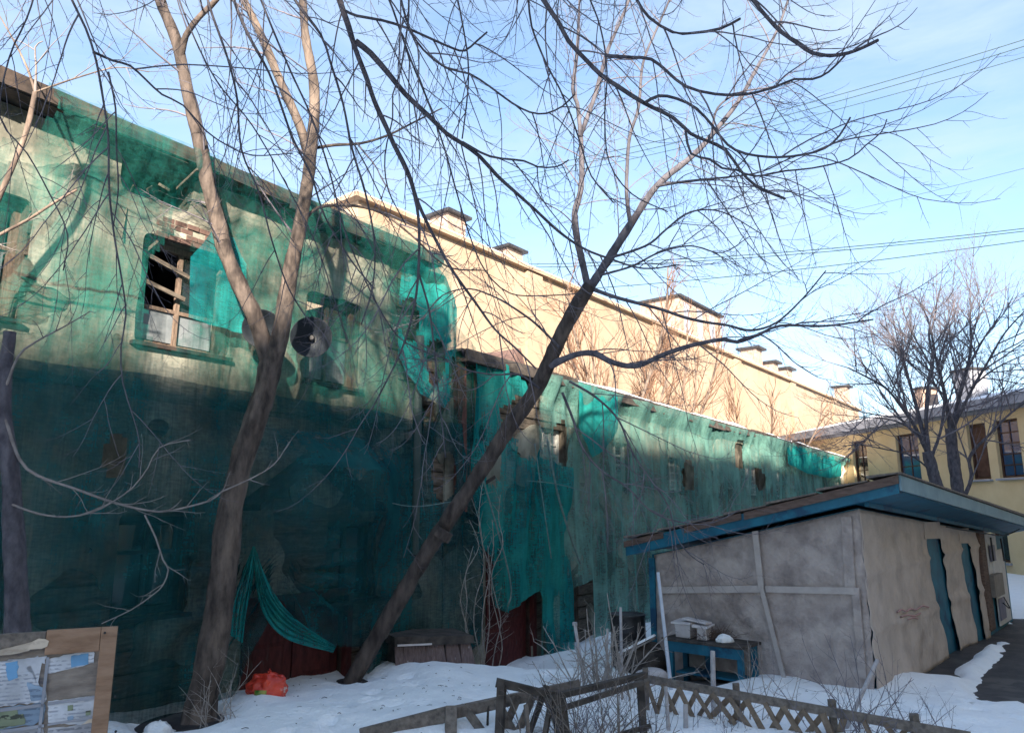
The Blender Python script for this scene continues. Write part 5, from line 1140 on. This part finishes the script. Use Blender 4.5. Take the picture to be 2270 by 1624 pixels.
dn2 = px_path([(1262,845),(1320,880),(1370,930),(1400,1000),(1440,1060),(1480,1120),(1500,1190),(1530,1230),(1560,1250)], 10.0, 9.0)
lf = px_path([(1240,770),(1190,720),(1150,690),(1100,660),(1040,640),(980,655),(940,700)], 10.0, 9.4)
lf2 = px_path([(1195,860),(1150,830),(1090,830),(1020,815),(960,780),(930,760)], 10.1, 9.6)
rt2 = px_path([(1455,413),(1500,405),(1560,398),(1620,392),(1690,380),(1760,345)], 9.4, 8.6)
rt3 = px_path([(1576,301),(1590,240),(1640,205),(1700,195),(1770,180)], 9.2, 8.5)
rt4 = px_path([(1350,572),(1390,560),(1440,540),(1480,505),(1530,470),(1600,470),(1690,520)], 9.7, 9.0)
rt5 = px_path([(1330,610),(1400,590),(1460,560),(1530,545),(1600,560),(1660,525)], 9.7, 9.2)
def t2_extra(out):
    pass
t2r = make_tree('leaning_tree', 'bare tree leaning strongly to the right across the netted wall', None, (t2, 0.120, 0.098),
    [(rl, 0.070, 0.010), (ll, 0.055, 0.012), (lr, 0.035, 0.014), (lx, 0.03, 0.012), (low, 0.048, 0.009), (mid, 0.03, 0.008), (dn, 0.02, 0.006), (dn2, 0.018, 0.006), (lf, 0.02, 0.006), (lf2, 0.018, 0.006), (rt2, 0.022, 0.006), (rt3, 0.018, 0.006), (rt4, 0.02, 0.006), (rt5, 0.018, 0.006)],
    P_BIG, bark='bark', limb_mat='limb_grey', sides=22)
# sawn collar on its trunk
cl = at(985,1178,10.35); ax = (Vector(t2[4])-Vector(t2[3])).normalized()
me = MB().rod(cl-ax*0.10, cl+ax*0.03, 0.130, 0.122, 12); rel(me, t2r).build('burl', 'bark', t2r)

# tall tree behind the camera, only its drooping limbs hang into view
T5B = Vector((1.6, -2.4, 0.25)); T5T = Vector((1.3, -1.4, 8.2))
def over(lst, d0, d1, hub=True):
    pts = px_path(lst, d0, d1)
    if not hub: return pts
    a = pts[0]; b = pts[1]; up = a+(a-b).normalized()*0.7
    m1 = T5T.lerp(up, 0.55)+Vector((0,0,1.6))
    return [T5T+Vector((random.uniform(-.1,.1),random.uniform(-.1,.1),random.uniform(-0.6,0.3))), m1, up+Vector((0,0,0.25))]+pts
O = []
def ol(lst, d0, d1, r0, r1, hub=True):
    O.append((over(lst, d0, d1, hub), r0*(1.5 if hub else 0.85), r1))
ol([(735,-60),(752,0),(771,56),(788,111),(811,170),(830,226),(857,285),(873,321),(893,360),(909,396),(922,439),(945,491),(965,531),(1001,597),(1051,667),(1097,730),(1142,771),(1188,817)], 5.2, 6.2, 0.055, 0.007)
ol([(913,409),(928,492),(926,617),(913,701),(888,780),(847,863),(825,905)], 5.6, 5.9, 0.017, 0.006, False)
ol([(926,600),(951,688),(963,784),(972,876),(981,952),(987,1013)], 5.8, 6.0, 0.011, 0.005, False)
ol([(788,92),(821,118),(866,170),(899,210),(952,259),(988,295),(1024,318),(1063,347),(1102,390),(1142,426),(1188,467),(1238,513),(1292,550),(1347,572),(1426,595),(1505,587)], 5.25, 6.4, 0.030, 0.006, False)
ol([(1024,315),(1086,347),(1161,357),(1191,370),(1233,370),(1260,355)], 5.7, 6.0, 0.013, 0.006, False)
ol([(450,-60),(464,14),(504,129),(525,217),(535,332),(575,430),(602,532),(640,640),(690,720)], 4.9, 5.7, 0.020, 0.005)
ol([(505,-60),(518,0),(548,74),(596,162),(626,244),(650,310),(690,390),(720,480),(780,580),(830,640)], 5.0, 5.9, 0.028, 0.006)
ol([(630,-60),(653,0),(711,78),(731,135),(760,230),(780,330),(810,430),(830,540),(825,640),(800,720)], 5.1, 5.8, 0.022, 0.006)
ol([(140,-60),(159,0),(190,64),(213,135),(230,230),(240,305),(242,420),(254,528),(270,620),(279,700),(268,770),(272,847),(295,922),(309,978),(308,1036)], 4.4, 4.9, 0.017, 0.004)
ol([(205,115),(250,135),(288,146),(325,179),(359,210),(406,234),(457,291),(508,325),(560,345),(650,340)], 4.5, 5.2, 0.011, 0.004, False)
ol([(240,160),(256,240),(258,330),(262,420),(250,510)], 4.5, 4.7, 0.008, 0.004, False)
ol([(1180,-60),(1204,0),(1237,49),(1260,92),(1299,134),(1332,167),(1371,193),(1427,229),(1491,261),(1531,297),(1568,313),(1608,333),(1640,377),(1676,413),(1740,441)], 5.0, 5.6, 0.042, 0.010)
ol([(1427,229),(1459,213),(1499,219),(1543,241),(1580,281),(1612,321),(1652,341),(1720,349),(1780,343),(1828,329),(1860,301),(1884,261)], 5.2, 5.5, 0.015, 0.008, False)
ol([(1519,290),(1531,341),(1572,353),(1600,373),(1632,377),(1672,391),(1740,379),(1800,373),(1880,353),(1920,321),(1953,293),(1965,265)], 5.3, 5.6, 0.012, 0.005, False)
ol([(1640,-50),(1668,0),(1704,44),(1732,72),(1772,100),(1800,118),(1840,124),(1880,118),(1912,106),(1945,90)], 4.8, 4.9, 0.022, 0.013)
ol([(1340,124),(1399,128),(1443,132),(1479,160),(1519,192),(1584,209),(1656,209),(1720,192),(1760,176),(1800,176),(1836,160),(1872,124)], 5.0, 5.2, 0.016, 0.008, False)
ol([(1390,-50),(1411,0),(1439,40),(1491,72),(1535,74),(1596,64),(1640,42)], 4.9, 5.0, 0.016, 0.010)
ol([(900,-60),(906,0),(902,65),(886,164),(870,210),(870,262),(853,344),(860,420),(900,500)], 5.1, 5.6, 0.015, 0.005)
ol([(1000,-60),(1014,0),(1024,49),(1037,131),(1037,197),(1030,262),(1024,308)], 5.2, 5.5, 0.012, 0.006)
ol([(1160,-60),(1171,0),(1178,59),(1210,141),(1240,197),(1266,259),(1290,330),(1310,390),(1360,450)], 5.3, 6.0, 0.017, 0.006)
ol([(880,-40),(906,59),(938,111),(988,151),(1040,164),(1086,193),(1135,229),(1174,249),(1210,252),(1246,236),(1273,210)], 5.1, 5.6, 0.015, 0.007)
ol([(765,25),(791,36),(847,46),(899,62),(958,88),(1004,108),(1030,113),(1056,92),(1079,72)], 5.15, 5.4, 0.014, 0.008, False)
ol([(840,-60),(870,20),(905,120),(950,230),(985,330),(1010,420),(1040,520),(1075,600),(1130,650),(1210,655),(1290,650)], 5.2, 6.2, 0.014, 0.005)
ol([(560,-60),(590,30),(640,150),(690,260),(730,380),(760,500),(800,600),(850,700),(900,760),(1000,800)], 5.0, 6.0, 0.014, 0.005)
ol([(380,-60),(420,60),(480,180),(560,280),(640,420),(700,540),(740,660),(770,760)], 4.9, 5.7, 0.011, 0.004)
ol([(1290,-50),(1330,60),(1345,160),(1340,260),(1350,360),(1400,430),(1480,470)], 5.2, 5.8, 0.012, 0.005)
ol([(90,-60),(60,40),(20,130),(0,260),(60,340),(110,430),(150,520),(140,600)], 4.3, 4.7, 0.010, 0.004)
make_tree('overhanging_tree', 'large bare tree whose dark drooping limbs hang into the sky from the top edge', None, ([T5B, Vector((1.5,-2.2,3)), Vector((1.35,-1.8,6)), T5T], 0.3, 0.2), O, P_OVER, bark='bark_dark', twig='twig', sides=8)

# broken trunk at the left edge with long pale branches
t3 = px_path([(44,1480),(40,1390),(33,1250),(24,1050),(10,930),(12,820),(22,735)], 6.4, 6.3)
b1 = px_path([(12,930),(43,1017),(82,1053),(164,1082),(249,1112),(328,1131),(377,1131),(465,1109),(491,1089),(544,1066),(606,1030),(642,978)], 6.3, 6.6)
b2 = px_path([(20,1115),(85,1138),(147,1145),(203,1135),(249,1112),(295,1079),(328,1036),(354,991),(422,974)], 6.3, 6.2)
b3 = px_path([(321,1141),(345,1191),(361,1240),(373,1262),(361,1296),(339,1317),(290,1351),(225,1381)], 6.4, 6.1)
b4 = px_path([(12,860),(40,790),(75,760),(140,725),(200,690)], 6.3, 6.0)
make_tree('stump_tree', 'dark broken trunk at the left edge with long pale sagging branches', None, (t3, 0.100, 0.05), [(b1, 0.015, 0.005, 'twig_pale'), (b2, 0.010, 0.004, 'twig_pale'), (b3, 0.008, 0.004, 'twig_pale'), (b4, 0.012, 0.004, 'twig_pale')],
    [(0.14,(0.12,0.6),0.75,0.15,0.35,0.15,6,0.0052,0.2), (0.10,(0.04,0.16),0.75,0.1,0.2,0.18,4,0.003,0.2)], bark='bark_dark', twig='twig_pale', sides=12)
# sunlit sapling at the far left
s1 = px_path([(-330,1900),(-250,1300),(-150,850),(-60,580),(0,432),(45,330),(66,262),(78,205)], 6.5, 6.4)
s1b = px_path([(78,205),(60,150),(30,90),(-10,20)], 6.4, 6.3); s1c = px_path([(78,205),(80,150),(78,105),(95,92)], 6.4, 6.3)
s2 = px_path([(-170,880),(-60,560),(0,520),(60,488),(122,448),(170,420)], 6.5, 6.4)
s3 = px_path([(78,205),(120,190),(180,170),(260,150),(330,160)], 6.4, 6.2)
make_tree('sunlit_sapling', 'slender sunlit pale sapling in front of the eaves at the far left', None, (s1, 0.045, 0.022), [(s1b, 0.014, 0.005, 'bark_pale'), (s1c, 0.014, 0.005, 'twig_pale'), (s2, 0.026, 0.012, 'bark_pale'), (s3, 0.010, 0.004)],
    [(0.18,(0.2,0.9),0.7,0.2,0.4,0.12,7,0.005,0.2), (0.12,(0.05,0.2),0.7,0.1,0.3,0.15,4,0.0028,0.2)], bark='bark_pale', twig='twig_pale', sides=10)

# two bare trees behind the shed
dA = 21.0
make_tree('spreading_tree', 'left of the two dark bare trees behind the shed, with fan shaped crown', 'trees behind the shed',
    (px_path([(2098,1190),(2085,1110),(2068,1050),(2055,1000)], dA), 0.20, 0.15),
    [(px_path([(2058,1010),(2030,950),(2000,905),(1965,862),(1925,838),(1880,815)], dA, dA-1), 0.062, 0.017), (px_path([(2056,1005),(2038,930),(2022,870),(2000,800),(1975,745),(1950,715)], dA, dA+0.5), 0.074, 0.017),
     (px_path([(2058,1010),(2052,930),(2056,860),(2068,800),(2058,740),(2070,680)], dA, dA-0.5), 0.068, 0.017), (px_path([(2062,1020),(2085,950),(2092,880),(2080,810),(2100,740),(2120,680)], dA, dA+1), 0.050, 0.014),
     (px_path([(2040,965),(1990,935),(1930,925),(1880,935)], dA, dA-1.2), 0.031, 0.011), (px_path([(2030,955),(1990,870),(1940,790),(1890,760)], dA, dA+0.8), 0.031, 0.011), (px_path([(2066,1045),(2020,1010),(1960,995),(1890,985),(1850,1000)], dA, dA-1), 0.028, 0.008)],
    P_FAR, bark='bark_dark', twig='twig', sides=9)
make_tree('spreading_tree', 'right of the two dark bare trees behind the shed, forked and dense', 'trees behind the shed',
    (px_path([(2140,1230),(2135,1150),(2122,1080),(2112,1010),(2106,950)], dA+1), 0.20, 0.15),
    [(px_path([(2107,960),(2095,880),(2075,800),(2060,720),(2040,670)], dA+1, dA), 0.068, 0.017), (px_path([(2107,960),(2125,880),(2142,820),(2152,760),(2150,690),(2170,640)], dA+1, dA+1.5), 0.074, 0.017),
     (px_path([(2110,950),(2150,870),(2190,800),(2225,740),(2269,690)], dA+1, dA), 0.056, 0.017), (px_path([(2130,1115),(2152,1060),(2150,1010),(2195,960),(2240,915),(2290,880)], dA+1, dA+1.5), 0.062, 0.022),
     (px_path([(2150,860),(2200,820),(2260,790),(2310,770)], dA+0.6, dA), 0.031, 0.011), (px_path([(2142,820),(2180,750),(2220,690),(2230,640)], dA+1, dA+2), 0.037, 0.011), (px_path([(2095,880),(2050,830),(2010,800),(1985,760)], dA+0.8, dA+1.6), 0.031, 0.011)],
    P_FAR, bark='bark_dark', twig='twig', sides=9)
# bare trees in the gap behind the low wing
def back_tree(x, ytop, d, label, n=6, spread=0.5):
    top = at(x, ytop, d); base = Vector((top.x, top.y, -0.6)); H = top.z-base.z
    trunk = [base, base+Vector((0,0,H*0.2)), base+Vector((0.1,0,H*0.4))]
    limbs = []
    for k in range(n):
        a = 2*math.pi*k/n+random.uniform(-.3,.3); r = H*0.18*random.uniform(0.5,1.3)*spread*2
        s = base+Vector((0.1*k/n,0,H*random.uniform(0.22,0.4)))
        limbs.append(([s, s+Vector((math.cos(a)*r*0.5, math.sin(a)*r*0.5, H*0.22)), s+Vector((math.cos(a)*r*0.9, math.sin(a)*r*0.9, H*0.42)), s+Vector((math.cos(a)*r, math.sin(a)*r, H*random.uniform(0.5,0.6)))], 0.08, 0.025))
    make_tree('backyard_tree', label, 'bare trees behind the low wing', (trunk, 0.16, 0.12), limbs, P_BACK, bark='bark_pale', twig='twig_warm', sides=7)
back_tree(1350,600,25.5,'bare reddish tree behind the leaning trunk before the yellow wall',7,0.55)
back_tree(1470,680,29.0,'bare reddish tree right of the leaning trunk before the yellow wall',7,0.6)
back_tree(1670,835,39.0,'rounded bare tree low over the far netted roof edge',8,0.75)
back_tree(1860,985,46.0,'small brownish bare tree at the far end of the netted wing',6,0.7)

# ================================================================ SHRUBS
def shrub(name, label, x, y, d, n, hmin, hmax, spread, mat, r=0.006, lean=0.25, prm=None, lift=0.1, base_r=0.25):
    p = at(x, y, d); b = Vector((p.x, p.y, gz(p.x, p.y)-0.05)); root = thing(name, label, 'shrub', None, b); br = []; out = {}
    for k in range(n):
        s = Vector((random.gauss(0,base_r), random.gauss(0,base_r*0.6), 0)); dd = Vector((random.gauss(0,spread), random.gauss(0,spread*0.7), 1))
        h = random.uniform(hmin, hmax); pts = shoot(s, dd, h, 9, 0.25, lift, 0.10); rr = [r*random.uniform(0.7,1.2)*(1-0.65*i/8) for i in range(9)]
        br.append((pts, rr)); grow(pts, rr, prm or P_THIN, 0, out)
    link('stems', tube_mesh('stems', br, 5), mat, root)['kind'] = 'stuff'
    tw = [b_ for l_ in out.values() for b_ in l_]
    if tw: link('twigs', tube_mesh('twigs', tw, 3), mat, root)['kind'] = 'stuff'
    return root
shrub('dry_bush', 'tangled dry bush with pale arching stems behind the timber frame', 1340, 1560, 9.4, 40, 0.5, 1.35, 0.48, 'stick', 0.0125, lift=-0.25, base_r=0.28)
shrub('dry_bush', 'dark thin dry canes growing through the timber frame in front', 1275, 1640, 7.2, 30, 0.3, 0.75, 0.4, 'twig', 0.005, lift=-0.2, base_r=0.22)
shrub('dry_bush', 'thicket of thin upright canes between the timber frame and the grey stake', 1390, 1640, 7.6, 26, 0.3, 0.7, 0.22, 'twig', 0.0045, base_r=0.30)
shrub('dry_bush', 'tall arching dry canes in front of the right post of the timber frame', 1330, 1650, 7.0, 22, 0.45, 1.0, 0.4, 'grey_wood', 0.0075, lift=-0.3, base_r=0.26)
shrub('dry_bush', 'few pale bare canes right of the blue workbench', 1680, 1600, 8.4, 8, 0.6, 1.0, 0.25, 'stick', 0.006, base_r=0.16)
shrub('dry_bush', 'thin dry canes at the foot of the grey stake', 1600, 1640, 7.8, 12, 0.25, 0.55, 0.3, 'twig', 0.004, base_r=0.2)
shrub('rose_bush', 'bare thorny rose bush in front of the near corner of the shed', 1925, 1640, 7.5, 17, 0.5, 1.15, 0.42, 'twig', 0.006, lift=-0.1, base_r=0.2)
shrub('rose_bush', 'low spreading bare bush over the right end of the lattice fence', 2040, 1650, 7.2, 16, 0.3, 0.7, 0.6, 'twig', 0.0045, base_r=0.22)
shrub('dry_bush', 'dark bushy undergrowth under the rail at the bottom right of the lattice fence', 1880, 1680, 6.9, 40, 0.12, 0.34, 0.6, 'twig', 0.005, base_r=0.26)
shrub('dry_bush', 'pale dead canes hanging around the base of the forked tree', 470, 1590, 8.1, 12, 0.3, 0.85, 0.3, 'stick', 0.005, lift=-0.3, base_r=0.12)
# vine stems on the netted wall beside the leaning trunk
vr = thing('climbing_vine', 'pale bare vine stems on the net left of the leaning trunk', 'vine', loc=fw(3.2,0.5,-0.3)); out = {}; br = []
for k in range(7):
    t0_ = 3.0+0.14*k+random.uniform(-.05,.05); pts = [fw(t0_+random.uniform(-.1,.1)+0.08*math.sin(j*1.3+k), 0.52+random.uniform(-.05,.08), -0.3+j*0.42) for j in range(6+k%4)]
    sm = smooth_path(pts, 0.12); rr = [0.011*(1-0.6*i/len(sm)) for i in range(len(sm))]; br.append((sm, rr)); grow(sm, rr, P_THIN, 0, out)
link('stems', tube_mesh('stems', [([p-vr.location for p in a], r) for a, r in br], 5), 'stick', vr)['kind'] = 'stuff'
link('twigs', tube_mesh('twigs', [([p-vr.location for p in a], r) for l_ in out.values() for a, r in l_], 3), 'stick', vr)['kind'] = 'stuff'

# ================================================================ DISHES, WIRES, LITTER
def dish(label, p, n, r):
    root = thing('dish', label, 'dish', None, p); n = Vector(n).normalized(); q = n.to_track_quat('Z', 'Y')
    prof = [(0.0,0.0)]+[(r*f, r*0.55*f*f) for f in (0.2,0.4,0.6,0.8,1.0)]+[(r*1.03,r*0.56),(r*1.0,r*0.53)]+[(r*f, r*0.55*f*f-0.012) for f in (0.8,0.5,0.2,0.0)]
    o = lathe(prof, 28).build('reflector', 'dish', root, smooth=True); o.rotation_mode = 'QUATERNION'; o.rotation_quaternion = q
    m_ = MB(); m_.rod((0,0,-0.02), (0,0,-0.18), 0.035, 0.035, 10); m_.rod((0,0,0.01), (0,0,r*0.4), 0.045, 0.03, 10)
    o2 = m_.build('housing', 'iron_dark', root); o2.rotation_mode = 'QUATERNION'; o2.rotation_quaternion = q
    o3 = MB().bar(n*-0.16, n*-0.16+Vector((-0.1,0.25,0.06)), 0.03, 0.03).build('bracket', 'iron_dark', root)
dish('dark round dish in the fork of the tree by the notice board', at(584,728,8.95), (0.15,-1,-0.25), 0.23)
p_ = on_plane(690,750,P0+N*0.55,N)  # dark disc at this spot modelled as a second dish
dish('dark round dish shape before the wall right of the forked tree', p_, (0.25,-1,-0.1), 0.26)
def wire(x0, y0, d0, x1, y1, d1, sag, r, label):
    a = at(x0,y0,d0); b = at(x1,y1,d1); pts = [a.lerp(b, i/14)+Vector((0,0,-sag*4*(i/14)*(1-i/14))) for i in range(15)]
    cord('overhead_wire', label, pts, r, 'wire', 'wire', 'overhead wires', step=3)
wire(900,420,34, 2420,40,24, 0.7, 0.0156, 'upper of the two close wires of the top bundle at the upper right')
wire(900,432,34, 2420,55,24, 0.7, 0.0156, 'lower of the two close wires of the top bundle at the upper right')
wire(900,445,34, 2420,82,24, 0.6, 0.0136, 'lowest single wire of the top bundle at the upper right')
wire(1000,585,36, 2420,488,24, 0.5, 0.0175, 'upper of the two close wires across the middle of the sky')
wire(1000,592,36, 2420,494,24, 0.5, 0.0175, 'lower of the two close wires across the middle of the sky')
wire(1000,655,36, 2420,512,24, 0.4, 0.0175, 'single wire just below the middle pair over the bare trees')
wire(1200,600,60, 2420,335,30, 0.5, 0.0097, 'faint thin wire between the two bundles of wires')
wire(2230,1185,18.2, 2330,1120,22, 0.1, 0.0117, 'short black cable running off the far tip of the shed roof')
# leaf and twig litter on the snow
br = []
for k in range(130):
    x = random.uniform(-3.6,5.6); y = random.uniform(7.2,10.4)
    if random.random() < 0.5: x = random.gauss(-0.9,1.1); y = random.gauss(9.0,0.8)
    z = gz(x, y); 
    i = int(np.argmin(np.abs(gx-x))); j = int(np.argmin(np.abs(gy-y))); z = float(GZ[j,i]+TH[j,i])+0.006
    a = random.uniform(0, 6.28); L = random.uniform(0.01,0.07); br.append(([Vector((x,y,z)), Vector((x+math.cos(a)*L/2,y+math.sin(a)*L/2,z+random.uniform(0,0.012))), Vector((x+math.cos(a)*L,y+math.sin(a)*L,z))], [random.uniform(0.0015,0.004)]*3))
lt = link('twig_litter', tube_mesh('twig_litter', br, 4), 'soil'); lt['kind'] = 'stuff'; tag(lt, 'scattered twig and leaf litter lying on the snow', 'litter')
# flat stone slab at the doorstep and dark soil heap by the bank
blob('soil_heap', 'dark wet soil heap below the single red door', 'soil', at(1120,1502,12.6)+Vector((0,0,-0.12)), 0.85, 0.5, 0.16, 'soil', 4.0, 0.35, 0.5)
blob('snow_clod', 'white snow clod at the foot of the forked tree', 'snow', at(350,1618,8.0)+Vector((0,0,-0.05)), 0.16, 0.12, 0.14, 'snow', 6.0, 0.35, 0.6)
